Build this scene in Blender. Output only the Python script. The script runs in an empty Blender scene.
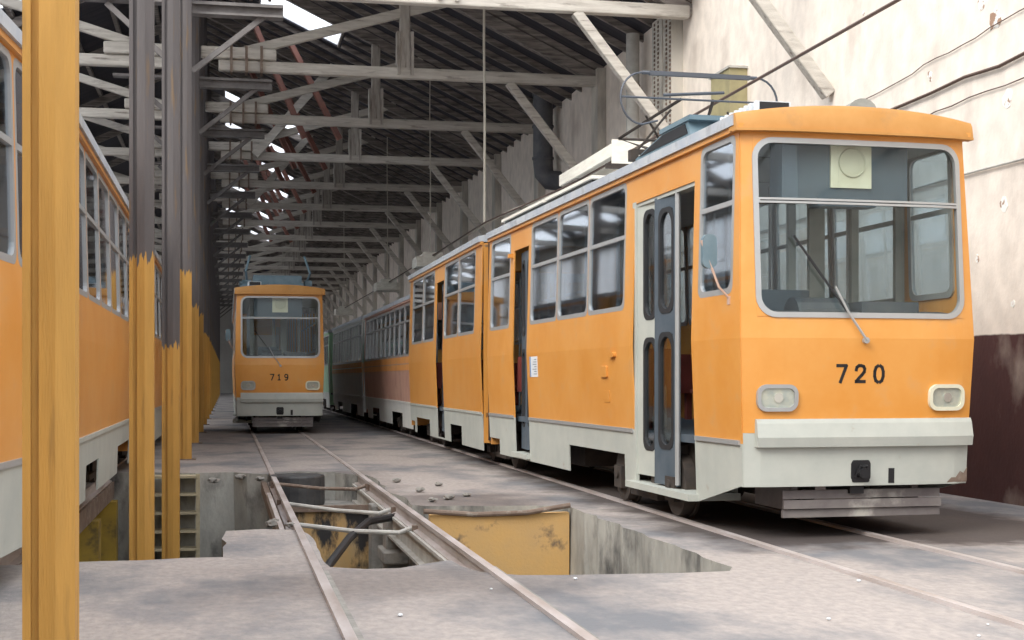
import bpy, bmesh, math, random
from mathutils import Matrix, Vector
random.seed(7)
C = bpy.context.scene.collection
R = math.radians

# ------------------------------------------------------------------ materials
MATS = {}
def mat(name, col, rough=.6, metal=0., col2=None, scale=3., col3=None, scale3=.8, amt3=(.5, .7), bump=0., bscale=30., stretch=(1, 1, 1), spec=.5, lo=.35, hi=.65):
    if name in MATS: return MATS[name]
    m = bpy.data.materials.new(name); m.use_nodes = True
    nt = m.node_tree; N = nt.nodes; L = nt.links
    b = N['Principled BSDF']
    b.inputs['Roughness'].default_value = rough
    b.inputs['Metallic'].default_value = metal
    b.inputs['Specular IOR Level'].default_value = spec
    b.inputs['Base Color'].default_value = (*col, 1)
    tc = N.new('ShaderNodeTexCoord'); mp = N.new('ShaderNodeMapping'); mp.inputs['Scale'].default_value = stretch
    L.new(tc.outputs['Object'], mp.inputs[0])
    out = None
    def noise(sc, det=5):
        n = N.new('ShaderNodeTexNoise'); n.inputs['Scale'].default_value = sc; n.inputs['Detail'].default_value = det
        n.inputs['Roughness'].default_value = .62
        L.new(mp.outputs[0], n.inputs['Vector']); return n
    def ramp(src, a, c):
        r = N.new('ShaderNodeMapRange'); r.inputs['From Min'].default_value = a; r.inputs['From Max'].default_value = c
        L.new(src, r.inputs['Value']); return r.outputs[0]
    def mix(fac, a, c):
        x = N.new('ShaderNodeMix'); x.data_type = 'RGBA'
        L.new(fac, x.inputs[0])
        for s, v in ((6, a), (7, c)):
            if isinstance(v, tuple): x.inputs[s].default_value = (*v, 1)
            else: L.new(v, x.inputs[s])
        return x.outputs[2]
    if col2:
        out = mix(ramp(noise(scale).outputs[0], lo, hi), col, col2)
    if col3:
        out = mix(ramp(noise(scale3, 8).outputs[0], *amt3), out if out else col, col3)
    if out: L.new(out, b.inputs['Base Color'])
    if bump:
        bn = N.new('ShaderNodeBump'); bn.inputs['Strength'].default_value = bump; bn.inputs['Distance'].default_value = .02
        L.new(noise(bscale).outputs[0], bn.inputs['Height']); L.new(bn.outputs[0], b.inputs['Normal'])
    m['mix'] = 1
    MATS[name] = m
    return m

def split_mat(name, low, high, h, edge=.25, escale=6., axis='Z', rough=.65, dirt=(.1, .07, .05), dirt_range=(.56, .75), stretch=(1, 1, .25), soft=.01, dscale=5.):
    """paint that changes at a ragged height: low colour under h, high above"""
    m = bpy.data.materials.new(name); m.use_nodes = True
    nt = m.node_tree; N = nt.nodes; L = nt.links; b = N['Principled BSDF']; b.inputs['Roughness'].default_value = rough
    tc = N.new('ShaderNodeTexCoord'); sx = N.new('ShaderNodeSeparateXYZ'); L.new(tc.outputs['Object'], sx.inputs[0])
    mp = N.new('ShaderNodeMapping'); mp.inputs['Scale'].default_value = stretch; L.new(tc.outputs['Object'], mp.inputs[0])
    def noise(sc, det=5, src=None):
        n = N.new('ShaderNodeTexNoise'); n.inputs['Scale'].default_value = sc; n.inputs['Detail'].default_value = det
        L.new((src or mp).outputs[0], n.inputs['Vector']); return n.outputs[0]
    ma = N.new('ShaderNodeMath'); ma.operation = 'MULTIPLY_ADD'; L.new(noise(escale, 4), ma.inputs[0]); ma.inputs[1].default_value = edge
    L.new(sx.outputs[axis], ma.inputs[2])
    mr = N.new('ShaderNodeMapRange'); L.new(ma.outputs[0], mr.inputs[0]); mr.inputs[1].default_value = h + edge * .5 - soft; mr.inputs[2].default_value = h + edge * .5 + soft
    def mix(fac, a, c):
        x = N.new('ShaderNodeMix'); x.data_type = 'RGBA'; L.new(fac, x.inputs[0])
        for s, v in ((6, a), (7, c)):
            if isinstance(v, tuple): x.inputs[s].default_value = (*v, 1)
            else: L.new(v, x.inputs[s])
        return x.outputs[2]
    def vary(c, k):
        r = N.new('ShaderNodeMapRange'); L.new(noise(4.), r.inputs[0]); r.inputs[1].default_value = .35; r.inputs[2].default_value = .65
        return mix(r.outputs[0], c, tuple(x * k for x in c))
    base = mix(mr.outputs[0], vary(low, .88), vary(high, .85))
    d = N.new('ShaderNodeMapRange'); L.new(noise(dscale, 9), d.inputs[0]); d.inputs[1].default_value, d.inputs[2].default_value = dirt_range
    L.new(mix(d.outputs[0], base, dirt), b.inputs['Base Color'])
    bn = N.new('ShaderNodeBump'); bn.inputs['Strength'].default_value = .25; bn.inputs['Distance'].default_value = .02
    L.new(noise(22.), bn.inputs['Height']); L.new(bn.outputs[0], b.inputs['Normal'])
    MATS[name] = m
    return m

def glass_mat(name, tint, refl=.12, k=1.2):
    m = bpy.data.materials.new(name); m.use_nodes = True
    nt = m.node_tree; N = nt.nodes; L = nt.links
    N.remove(N['Principled BSDF'])
    o = N['Material Output']; t = N.new('ShaderNodeBsdfTransparent'); t.inputs[0].default_value = (*tint, 1)
    g = N.new('ShaderNodeBsdfGlossy'); g.inputs['Roughness'].default_value = .04; g.inputs[0].default_value = (.95, .97, 1, 1)
    fr = N.new('ShaderNodeFresnel'); ge = N.new('ShaderNodeNewGeometry')   # same reflectance from both faces of the pane
    io = N.new('ShaderNodeMapRange'); io.inputs[3].default_value = 1.5; io.inputs[4].default_value = 1 / 1.5
    L.new(ge.outputs['Backfacing'], io.inputs[0]); L.new(io.outputs[0], fr.inputs[0])
    ma = N.new('ShaderNodeMath'); ma.operation = 'MULTIPLY_ADD'; ma.inputs[1].default_value = k; ma.inputs[2].default_value = refl; ma.use_clamp = True
    L.new(fr.outputs[0], ma.inputs[0])
    x = N.new('ShaderNodeMixShader'); L.new(ma.outputs[0], x.inputs[0]); L.new(t.outputs[0], x.inputs[1]); L.new(g.outputs[0], x.inputs[2])
    L.new(x.outputs[0], o.inputs[0]); MATS[name] = m
    return m
def frost_mat(name, col):
    m = bpy.data.materials.new(name); m.use_nodes = True
    nt = m.node_tree; N = nt.nodes; L = nt.links; N.remove(N['Principled BSDF'])
    t = N.new('ShaderNodeBsdfTransparent'); t.inputs[0].default_value = (*col, 1)
    g = N.new('ShaderNodeBsdfTranslucent'); g.inputs[0].default_value = (*col, 1)
    x = N.new('ShaderNodeMixShader'); x.inputs[0].default_value = .3
    L.new(t.outputs[0], x.inputs[1]); L.new(g.outputs[0], x.inputs[2]); L.new(x.outputs[0], N['Material Output'].inputs[0]); MATS[name] = m
    return m

ORANGE = mat('orange_paint', (.66, .275, .050), .36, col2=(.71, .335, .085), scale=1.3, col3=(.56, .30, .13), scale3=2.6, amt3=(.56, .85), bump=.06, bscale=5)
CAPORANGE = mat('roof_cap_orange', (.50, .235, .055), .6, col2=(.56, .28, .08), scale=2.5, col3=(.34, .20, .09), scale3=3, amt3=(.55, .8))
ORANGE2 = mat('orange_paint_dull', (.72, .30, .07), .55, col2=(.80, .37, .11), scale=1.2, col3=(.50, .27, .13), scale3=1.5, amt3=(.55, .8))
WHITE = mat('skirt_white', (.47, .485, .44), .55, col2=(.41, .43, .395), scale=2.5, col3=(.36, .29, .22), scale3=5, amt3=(.66, .8), bump=.05)
PINK = mat('faded_pink_paint', (.50, .27, .20), .6, col2=(.58, .35, .26), scale=1.2, col3=(.42, .22, .17), scale3=2, amt3=(.5, .75))
PALE = mat('pale_paint', (.70, .69, .64), .6, col2=(.62, .62, .59), scale=2)
GREY_ROOF = mat('roof_grey', (.40, .44, .50), .5, col2=(.50, .52, .54), scale=3, col3=(.24, .25, .27), scale3=4, amt3=(.55, .75))
ALU = mat('aluminium', (.42, .43, .43), .38, .35, col2=(.40, .40, .40), scale=8)
RUBBER = mat('rubber', (.02, .021, .024), .6)
DOORG = mat('door_slate', (.060, .085, .11), .5, col2=(.09, .115, .14), scale=4)
DARK = mat('underframe_dark', (.035, .028, .025), .8, col2=(.06, .045, .035), scale=6)
BLACK = mat('black_paint', (.012, .012, .014), .5)
INTER = mat('interior_grey', (.42, .44, .43), .6, col2=(.36, .38, .38), scale=2)
HEADER = mat('header_slate', (.07, .095, .125), .5, col2=(.09, .12, .15), scale=2.5)
CREAM = mat('cream_plate', (.72, .70, .55), .5, col2=(.66, .63, .48), scale=6)
CREAMR = mat('cream_ring', (.58, .56, .43), .5)
RED = mat('seat_red', (.28, .06, .05), .5, col2=(.22, .05, .04), scale=5)
BLUEEQ = mat('roof_box_blue', (.11, .18, .22), .5, col2=(.17, .24, .28), scale=4)
LENS = mat('lamp_glass', (.42, .46, .42), .12, .3, col2=(.55, .55, .45), scale=14)
REFLECT = mat('lamp_bowl', (.75, .74, .66), .2, .7)
STEEL = mat('rail_steel', (.58, .53, .52), .42, .1, col2=(.36, .30, .27), scale=4, stretch=(1, .2, 1))
RUSTY = mat('rusty_steel', (.16, .11, .085), .75, .1, col2=(.24, .18, .14), scale=5, col3=(.34, .30, .26), scale3=8, amt3=(.55, .7))
WOOD = mat('whitewashed_timber', (.66, .62, .56), .85, col2=(.50, .46, .41), scale=3, col3=(.20, .165, .14), scale3=2.4, amt3=(.56, .72), bump=.5, stretch=(.5, 4, 4))
WOODV = mat('whitewashed_post', (.55, .51, .46), .85, col2=(.40, .36, .32), scale=3, col3=(.18, .15, .13), scale3=2.4, amt3=(.5, .72), bump=.5, stretch=(4, 4, .5))
WOODR = mat('reddish_timber', (.30, .13, .10), .85, col2=(.22, .11, .09), scale=3)
ROOFB = mat('roof_boards', (.030, .030, .042), .9, col2=(.055, .050, .058), scale=2, stretch=(.3, 4, .3))
RAFT = mat('rafter_timber', (.34, .30, .27), .9, col2=(.11, .095, .09), scale=3, stretch=(.4, 4, 4))
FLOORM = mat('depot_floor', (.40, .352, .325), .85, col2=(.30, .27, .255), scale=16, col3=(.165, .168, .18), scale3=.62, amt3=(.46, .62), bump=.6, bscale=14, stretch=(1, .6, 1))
def add_grime_shade(m, boxes, col):
    # oily ground by track and pit, plus painted shade under the tram
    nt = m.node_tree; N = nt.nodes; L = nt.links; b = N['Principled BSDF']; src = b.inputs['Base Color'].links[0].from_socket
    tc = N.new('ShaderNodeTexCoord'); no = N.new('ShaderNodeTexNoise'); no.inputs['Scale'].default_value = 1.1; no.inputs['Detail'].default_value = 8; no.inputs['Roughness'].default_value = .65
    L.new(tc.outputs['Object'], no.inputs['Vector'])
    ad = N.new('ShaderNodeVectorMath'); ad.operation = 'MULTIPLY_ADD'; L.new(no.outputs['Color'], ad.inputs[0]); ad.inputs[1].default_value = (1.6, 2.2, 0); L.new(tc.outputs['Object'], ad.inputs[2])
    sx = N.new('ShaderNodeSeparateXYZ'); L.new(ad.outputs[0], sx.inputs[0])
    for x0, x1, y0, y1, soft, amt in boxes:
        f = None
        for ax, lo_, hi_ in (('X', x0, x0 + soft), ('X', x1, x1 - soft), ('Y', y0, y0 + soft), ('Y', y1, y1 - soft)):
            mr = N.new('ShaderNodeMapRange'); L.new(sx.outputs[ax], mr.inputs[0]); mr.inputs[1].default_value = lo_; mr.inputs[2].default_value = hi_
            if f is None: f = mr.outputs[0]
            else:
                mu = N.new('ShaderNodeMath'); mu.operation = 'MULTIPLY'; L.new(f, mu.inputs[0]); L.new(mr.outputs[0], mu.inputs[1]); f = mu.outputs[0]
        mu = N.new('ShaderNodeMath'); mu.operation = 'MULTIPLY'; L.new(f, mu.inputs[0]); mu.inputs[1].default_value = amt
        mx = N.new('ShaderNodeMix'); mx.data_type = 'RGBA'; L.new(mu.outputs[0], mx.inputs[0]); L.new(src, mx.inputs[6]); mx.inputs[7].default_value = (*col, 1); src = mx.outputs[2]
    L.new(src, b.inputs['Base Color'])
add_grime_shade(FLOORM, [(4.9, 9.4, 12.5, 70, .5, .9), (2.6, 4.8, 16.5, 19.6, .7, .6), (1.2, 3.4, 17.5, 24.5, .8, .5), (.2, 4.0, 9.8, 12.9, 1.2, .5)], (.055, .040, .036))  # first box paints in the shade beneath the right-hand tram along with grime
PITM = mat('pit_concrete', (.46, .45, .41), .9, col2=(.29, .285, .26), scale=1.8, col3=(.07, .07, .07), scale3=1.6, amt3=(.50, .68), bump=.8, bscale=8, stretch=(1, 1, .6))
PITF = mat('pit_bottom', (.12, .11, .10), .95, col2=(.06, .055, .05), scale=2, bump=.8)
OCHRE = mat('ochre_wall', (.66, .40, .14), .7, col2=(.58, .37, .16), scale=2, col3=(.09, .075, .07), scale3=2.6, amt3=(.60, .72), bump=.3)
OCHRE2 = mat('ochre_sooty', (.60, .36, .13), .7, col2=(.50, .36, .19), scale=3, col3=(.035, .032, .032), scale3=1.8, amt3=(.46, .54), bump=.4, stretch=(1.4, 1, .55))
OLIVE = mat('pier_yellow', (.36, .24, .03), .8, col2=(.24, .16, .03), scale=3, col3=(.08, .06, .03), scale3=3, amt3=(.55, .7))
CONC = mat('broken_concrete', (.34, .32, .29), .95, col2=(.20, .19, .175), scale=4, bump=1., bscale=10)
BOARD = mat('white_board', (.84, .81, .72), .7, col2=(.70, .66, .58), scale=5, stretch=(1, .4, 3))
GLASS = glass_mat('tram_glass', (.66, .74, .80), .10)
WSGLASS = glass_mat('windscreen_glass', (.93, .96, .95), .0, .5)
DGLASS = glass_mat('door_glass', (.84, .88, .89), .06)
FROST = frost_mat('skylight_glass', (.95, .97, 1.0))
GREENLIT_G = glass_mat('green_light_glass', (.35, .85, .55), .16)  # glass tinted to paint in the green light on the distant trams
GREENLIT = mat('green_light_paint', (.34, .60, .38), .5, col2=(.45, .66, .45), scale=2)  # body colour stands in for green light falling on the far tram
STICK = mat('paper_sticker', (.75, .78, .80), .6, col2=(.66, .69, .72), scale=30)
BLUEP = mat('sticker_blue', (.15, .30, .55), .6)
DUCT = mat('duct_steel', (.10, .105, .12), .6, .3, col2=(.16, .16, .17), scale=3)
ROPE = mat('rope', (.62, .58, .50), .9)
WIRE = mat('wire', (.10, .06, .045), .6)
PIPEW = mat('whitewashed_pipe', (.55, .54, .50), .7, col2=(.42, .40, .37), scale=4)
GRASSY = mat('horn_grey', (.33, .32, .28), .6, col2=(.25, .24, .21), scale=6)
WALLM = split_mat('plaster_wall', (.075, .028, .026), (.88, .79, .70), 2.04, edge=.05, escale=3, rough=.9, dirt=(.50, .42, .36), dirt_range=(.56, .82), stretch=(1, 1, .7), dscale=1.1)
WALLP = mat('pilaster_plaster', (.52, .49, .44), .9, col2=(.62, .58, .51), scale=1.5, col3=(.30, .28, .25), scale3=1.2, amt3=(.5, .7), stretch=(1, 1, .3), bump=.4)
WALLD = mat('far_wall_plaster', (.34, .32, .29), .9, col2=(.26, .25, .23), scale=1.2)
COLY = (.52, .275, .055); COLB = (.098, .085, .084)

# ------------------------------------------------------------------ mesh builder
class MB:
    def __init__(s): s.v = []; s.f = []; s.m = []
    def add(s, vs, fs, mi=0):
        o = len(s.v); s.v += [tuple(v) for v in vs]; s.f += [tuple(i + o for i in f) for f in fs]; s.m += [mi] * len(fs); return s
    def box(s, x0, x1, y0, y1, z0, z1, mi=0):
        vs = [(x, y, z) for z in (z0, z1) for y in (y0, y1) for x in (x0, x1)]
        return s.add(vs, [(0, 2, 3, 1), (4, 5, 7, 6), (0, 1, 5, 4), (2, 6, 7, 3), (0, 4, 6, 2), (1, 3, 7, 5)], mi)
    def beam(s, p0, p1, w, h, up=(0, 0, 1), mi=0):
        p0, p1 = Vector(p0), Vector(p1); d = (p1 - p0).normalized(); up = Vector(up)
        a = d.cross(up)
        if a.length < 1e-4: a = d.cross(Vector((0, 1, 0)))
        a.normalize(); b = a.cross(d).normalized()
        vs = [p + a * (i * w / 2) + b * (j * h / 2) for p in (p0, p1) for i, j in ((-1, -1), (1, -1), (1, 1), (-1, 1))]
        return s.add(vs, [(0, 1, 2, 3), (7, 6, 5, 4), (0, 4, 5, 1), (1, 5, 6, 2), (2, 6, 7, 3), (3, 7, 4, 0)], mi)
    def tube(s, pts, r, n=8, closed=False, mi=0, r1=None):
        pts = [Vector(p) for p in pts]; k = len(pts); vs = []; fs = []
        prev = None
        for i, p in enumerate(pts):
            d = (pts[(i + 1) % k] - pts[i - 1]) if closed else (pts[min(i + 1, k - 1)] - pts[max(i - 1, 0)])
            d.normalize()
            if prev is None:
                a = d.cross(Vector((0, 0, 1)))
                if a.length < .05: a = d.cross(Vector((0, 1, 0)))
            else: a = prev - d * prev.dot(d)
            a.normalize(); prev = a; b = d.cross(a)
            rr = r if r1 is None else r + (r1 - r) * i / (k - 1)
            vs += [p + (a * math.cos(2 * math.pi * j / n) + b * math.sin(2 * math.pi * j / n)) * rr for j in range(n)]
        for i in range(k if closed else k - 1):
            for j in range(n):
                fs.append((i * n + j, i * n + (j + 1) % n, ((i + 1) % k) * n + (j + 1) % n, ((i + 1) % k) * n + j))
        if not closed: fs += [tuple(range(n))[::-1], tuple((k - 1) * n + j for j in range(n))]
        return s.add(vs, fs, mi)
    def prism(s, poly, a0, a1, axis='y', mi=0):
        """poly in the two other axes, extruded along axis"""
        n = len(poly)
        def P(u, v, a): return {'x': (a, u, v), 'y': (u, a, v), 'z': (u, v, a)}[axis]
        vs = [P(u, v, a0) for u, v in poly] + [P(u, v, a1) for u, v in poly]
        fs = [tuple(range(n)), tuple(range(2 * n - 1, n - 1, -1))] + [(i, i + n, (i + 1) % n + n, (i + 1) % n) for i in range(n)]
        return s.add(vs, fs, mi)
    def ring(s, f, u0, u1, v0, v1, mo, mi_, ro, ri, d0, d1, n=5, mi=0, sub=0):
        """rounded rectangular frame; f(u,v,d) gives the point"""
        A = rrect(u0 - mo, u1 + mo, v0 - mo, v1 + mo, ro, n); B = rrect(u0 + mi_, u1 - mi_, v0 + mi_, v1 - mi_, ri, n)
        if sub: A, B = subloop(A, sub), subloop(B, sub)
        k = len(A); vs = [f(*p, d0) for p in A] + [f(*p, d0) for p in B] + [f(*p, d1) for p in A] + [f(*p, d1) for p in B]
        fs = []
        for i in range(k):
            j = (i + 1) % k
            fs += [(2 * k + i, 2 * k + j, 3 * k + j, 3 * k + i), (i, k + i, k + j, j), (i, j, 2 * k + j, 2 * k + i), (k + i, 3 * k + i, 3 * k + j, k + j)]
        return s.add(vs, fs, mi)
    def plate(s, f, u0, u1, v0, v1, r, d0, d1, n=4, mi=0):
        A = rrect(u0, u1, v0, v1, r, n) if r else [(u0, v0), (u1, v0), (u1, v1), (u0, v1)]
        k = len(A); vs = [f(*p, d0) for p in A] + [f(*p, d1) for p in A]
        return s.add(vs, [tuple(range(k))[::-1], tuple(range(k, 2 * k))] + [(i, (i + 1) % k, k + (i + 1) % k, k + i) for i in range(k)], mi)
    def mesh(s, name, mats, smooth=False):
        me = bpy.data.meshes.new(name); me.from_pydata(s.v, [], s.f)
        for m in (mats if isinstance(mats, (list, tuple)) else [mats]): me.materials.append(m)
        me.polygons.foreach_set('material_index', s.m)
        bm = bmesh.new(); bm.from_mesh(me); bmesh.ops.recalc_face_normals(bm, faces=bm.faces); bm.to_mesh(me); bm.free()
        if smooth:
            me.polygons.foreach_set('use_smooth', [True] * len(me.polygons)); me.set_sharp_from_angle(angle=R(40))
        me.update(); return me
def subloop(A, e):
    out = []
    for i, a in enumerate(A):
        b = A[(i + 1) % len(A)]; out.append(a)
        if math.hypot(b[0] - a[0], b[1] - a[1]) > .3:
            out += [(a[0] + (b[0] - a[0]) * j / e, a[1] + (b[1] - a[1]) * j / e) for j in range(1, e)]
    return out
def rrect(u0, u1, v0, v1, r, n=5):
    r = min(r, (u1 - u0) / 2 - 1e-4, (v1 - v0) / 2 - 1e-4); out = []
    for cu, cv, a0 in ((u1 - r, v1 - r, 0), (u0 + r, v1 - r, 90), (u0 + r, v0 + r, 180), (u1 - r, v0 + r, 270)):
        for i in range(n + 1):
            a = R(a0 + 90 * i / n); out.append((cu + r * math.cos(a), cv + r * math.sin(a)))
    return out
def disc(f, cu, cv, r, d0, d1, n=20):
    mb = MB(); A = [(cu + r * math.cos(2 * math.pi * i / n), cv + r * math.sin(2 * math.pi * i / n)) for i in range(n)]
    return mb.add([f(*p, d0) for p in A] + [f(*p, d1) for p in A], [tuple(range(n))[::-1], tuple(range(n, 2 * n))] + [(i, (i + 1) % n, n + (i + 1) % n, n + i) for i in range(n)])

CACHE = {}
def obj(name, mb, mats=None, parent=None, M=None, smooth=False, key=None, solid=0, bevel=0):
    """mb: MB, or a function that makes one (called once per key)"""
    if key is not None and key in CACHE: me = CACHE[key]
    else:
        if callable(mb) and not isinstance(mb, MB): mb = mb()
        me = mb.mesh(name, mats, smooth)
        if key is not None: CACHE[key] = me
    o = bpy.data.objects.new(name, me); C.objects.link(o)
    if parent: o.parent = parent
    if M is not None: o.matrix_local = M
    if solid:
        s = o.modifiers.new('solid', 'SOLIDIFY'); s.thickness = min(solid, .018); s.offset = 0
    if bevel:
        s = o.modifiers.new('bevel', 'BEVEL'); s.width = bevel; s.segments = 2; s.limit_method = 'ANGLE'
    return o
def tag(o, label, cat, group=None):
    o['label'] = label; o['category'] = cat
    if group: o['group'] = group
    return o
def thing(name, loc, label, cat, group=None, rz=0):
    o = bpy.data.objects.new(name, None); C.objects.link(o); o.location = loc; o.rotation_euler = (0, 0, rz); o.empty_display_size = .3
    return tag(o, label, cat, group)
def struct(name, mb, m, **k):
    o = obj(name, mb, m, **k); o['kind'] = 'structure'; return o
def copy_tree(o, parent=None):
    c = o.copy(); C.objects.link(c)
    if parent: c.parent = parent
    for ch in [x for x in bpy.data.objects if x.parent == o]: copy_tree(ch, c)
    return c

# ------------------------------------------------------------------ camera
F = 1400.
YAW = math.atan(285 / F)
cd = bpy.data.cameras.new('camera'); cam = bpy.data.objects.new('camera', cd); C.objects.link(cam)
cam.location = (0, 0, 1.5); cam.rotation_euler = (R(90), 0, -YAW)
cd.sensor_width = 36; cd.lens = F / 1024 * 36; cd.shift_y = 59 / 1024; cd.clip_end = 500
bpy.context.scene.camera = cam
cy, sy = math.cos(YAW), math.sin(YAW)
def gp(x, y, z=0.):
    """place on the plane z that the picture shows at x, y"""
    D = F * (1.5 - z) / (y - 379.); X = (x - 512) * D / F
    return (cy * X + sy * D, -sy * X + cy * D)

# ------------------------------------------------------------------ tram parts
W = 2.38; CX = W / 2
def lerp(t, pts):
    if t <= pts[0][0]: return pts[0][1]
    for (a, va), (b, vb) in zip(pts, pts[1:]):
        if t <= b: return va + (vb - va) * (t - a) / (b - a)
    return pts[-1][1]
def P(z): return lerp(z, [(.25, .06), (.9, .04), (1.88, 0), (3.9, .05)])
def FY(z, x=None):
    y = lerp(z, [(.5, -.08), (1.1, -.10), (1.88, -.14), (3.9, .0)])
    if x is not None: y += .07 * abs((x - CX) / CX) ** 4
    return y
fl = lambda u, v, d: (P(v) - d, u, v)
fr_ = lambda u, v, d: (W - P(v) + d, u, v)
ff = lambda u, v, d: (u, FY(v, u) - d, v)

def side_mb(side, ts, zs, holes, front=True, zb=None):
    f = fl if side == 'l' else fr_
    T = sorted(set([round(t, 4) for t in ts] + [round(h[i], 4) for h in holes for i in (0, 1) if ts[0] < h[i] < ts[-1]]))
    Z = sorted(set([round(z, 4) for z in zs] + [round(h[i], 4) for h in holes for i in (2, 3) if zs[0] < h[i] < zs[-1]]))
    mb = MB(); idx = {}
    def vid(t, z):
        if (t, z) not in idx:
            zz = max(z, zb(t)) if zb else z
            tt = t
            if front and t == T[0]: tt = FY(zz) + .07
            idx[(t, z)] = len(mb.v); mb.v.append(f(tt, zz, 0))
        return idx[(t, z)]
    for a, b in zip(T, T[1:]):
        for c, d in zip(Z, Z[1:]):
            tm, zm = (a + b) / 2, (c + d) / 2
            if any(h[0] < tm < h[1] and h[2] < zm < h[3] for h in holes): continue
            if zb and zb(a) >= d and zb(b) >= d: continue
            mb.f.append((vid(a, c), vid(b, c), vid(b, d), vid(a, d))); mb.m.append(0)
    return mb
def front_mb(zs, holes, x0=None, x1=None):
    Xs = sorted(set([i / 12 for i in range(13)])); mb = MB(); idx = {}
    Hx = [h[i] for h in holes for i in (0, 1)]
    Z = sorted(set(list(zs) + [h[i] for h in holes for i in (2, 3)]))
    X = sorted(set([round(W * s, 4) for s in Xs] + Hx))
    def vid(x, z):
        if (x, z) not in idx:
            p = P(z); xx = x
            if x <= 0: xx = p
            if x >= W - 1e-3: xx = W - p
            idx[(x, z)] = len(mb.v); mb.v.append((xx, FY(z, x), z))
        return idx[(x, z)]
    for a, b in zip(X, X[1:]):
        for c, d in zip(Z, Z[1:]):
            xm, zm = (a + b) / 2, (c + d) / 2
            if any(h[0] < xm < h[1] and h[2] < zm < h[3] for h in holes): continue
            mb.f.append((vid(a, c), vid(b, c), vid(b, d), vid(a, d))); mb.m.append(0)
    return mb

def window(root, M, side, t0, t1, z0, z1, bar=None, mid=False, key=None, glass=None, r=.10):
    f = fl if side == 'l' else fr_
    def fm():
        mb = MB().ring(f, t0, t1, z0, z1, .028, .028, .095, r, -.03, .010)
        if bar: mb.plate(f, t0 + .01, t1 - .01, bar - .024, bar + .024, 0, -.02, .011)
        if mid: mb.plate(f, (t0 + t1) / 2 - .02, (t0 + t1) / 2 + .02, z0, z1, 0, -.02, .012)
        return mb
    k = ('win', side, t0, t1, z0, z1, bar, mid)
    w = obj('window', fm, ALU, root, M, key=k)
    obj('pane', lambda: MB().plate(f, t0 + .01, t1 - .01, z0 + .01, z1 - .01, 0, -.016, -.010), glass or GLASS, w, key=k + ('g', (glass or GLASS).name))
    return w

def leaf(root, M, p0, p1, z0, z1, m, name='door', key=None, holes=((.12, .88, .58, .97), (.12, .88, .10, .50))):
    """door leaf between plan points p0, p1"""
    p0, p1 = Vector((*p0, 0)), Vector((*p1, 0)); d = p1 - p0; Ln = d.length; d.normalize(); n = Vector((d.y, -d.x, 0))
    f = lambda u, v, dd: tuple(p0 + d * u + Vector((0, 0, v)) + n * dd)
    H = z1 - z0
    def mk():
        mb = MB(); hs = [(a * Ln, b * Ln, z0 + c * H, z0 + e * H) for a, b, c, e in holes]
        U = sorted({0, Ln, *[h[0] for h in hs], *[h[1] for h in hs]}); V = sorted({z0, z1, *[h[2] for h in hs], *[h[3] for h in hs]})
        for a, b in zip(U, U[1:]):
            for c, e in zip(V, V[1:]):
                if any(h[0] < (a + b) / 2 < h[1] and h[2] < (c + e) / 2 < h[3] for h in hs): continue
                mb.plate(f, a, b, c, e, 0, -.02, .02)
        for h in hs: mb.ring(f, *h, .025, .025, .12, Ln * .3, -.026, .026, mi=1)
        return mb
    o = obj(name, mk, [m, RUBBER], root, M, key=key)
    for i, (a, b, c, e) in enumerate(holes):
        obj('pane', lambda: MB().plate(f, a * Ln + .005, b * Ln - .005, z0 + c * H + .005, z0 + e * H - .005, 0, -.004, .004), DGLASS, o, key=key + ('p', i))
    return o

DIG = {'7': [[(0, 1), (.32, 1)], [(.42, 1), (.6, 1), (.22, 0)]],
       '2': [[(.02, .72), (.06, .9), (.2, 1), (.28, 1)], [(.36, 1), (.5, .95), (.58, .8), (.55, .62), (.42, .46), (.28, .32)], [(.2, .24), (.05, .06)], [(0, .04), (.6, .04)]],
       '0': [[(.24, 1), (.1, .9), (.02, .65), (.02, .35), (.1, .1), (.24, 0)], [(.36, 1), (.5, .9), (.58, .65), (.58, .35), (.5, .1), (.36, 0)]],
       '1': [[(.12, .8), (.3, 1), (.3, 0)], [(.1, .03), (.5, .03)]],
       '9': [[(.54, .6), (.42, .44), (.2, .44), (.05, .6), (.05, .84), (.2, 1), (.27, 1)], [(.36, 1), (.5, .92), (.57, .72), (.56, .36), (.46, .1), (.3, 0), (.1, .04)]]}
def number_mb(txt, x0, z0, h, gap, w=.028):
    mb = MB(); x = x0
    for ch in txt:
        for st in DIG[ch]:
            pts = [(x + a * h * 1.0, z0 + b * h) for a, b in st]
            for (ax, az), (bx, bz) in zip(pts, pts[1:]):
                dx, dz = bx - ax, bz - az; l = math.hypot(dx, dz); dx /= l; dz /= l; e = w * .3
                ax -= dx * e; az -= dz * e; bx += dx * e; bz += dz * e; nx, nz = -dz * w / 2, dx * w / 2
                q = [(ax + nx, az + nz), (bx + nx, bz + nz), (bx - nx, bz - nz), (ax - nx, az - nz)]
                mb.add([ff(u, v, .008) for u, v in q] + [ff(u, v, .012) for u, v in q], [(0, 1, 2, 3), (7, 6, 5, 4), (0, 4, 5, 1), (1, 5, 6, 2), (2, 6, 7, 3), (3, 7, 4, 0)])
        x += gap
    return mb

def roof_mb(t0, t1, H, over=.03, zb=None, rise=.11):
    mb = MB(); top = [(-over + (W + 2 * over) * i / 12, 0) for i in range(13)]
    poly = [(x, H + .12 + rise * (1 - ((x - CX) / (CX + over)) ** 2)) for x, _ in top] + [(W + over, zb or H + .02), (-over, zb or H + .02)]
    return mb.prism(poly, t0, t1, 'y')

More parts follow.
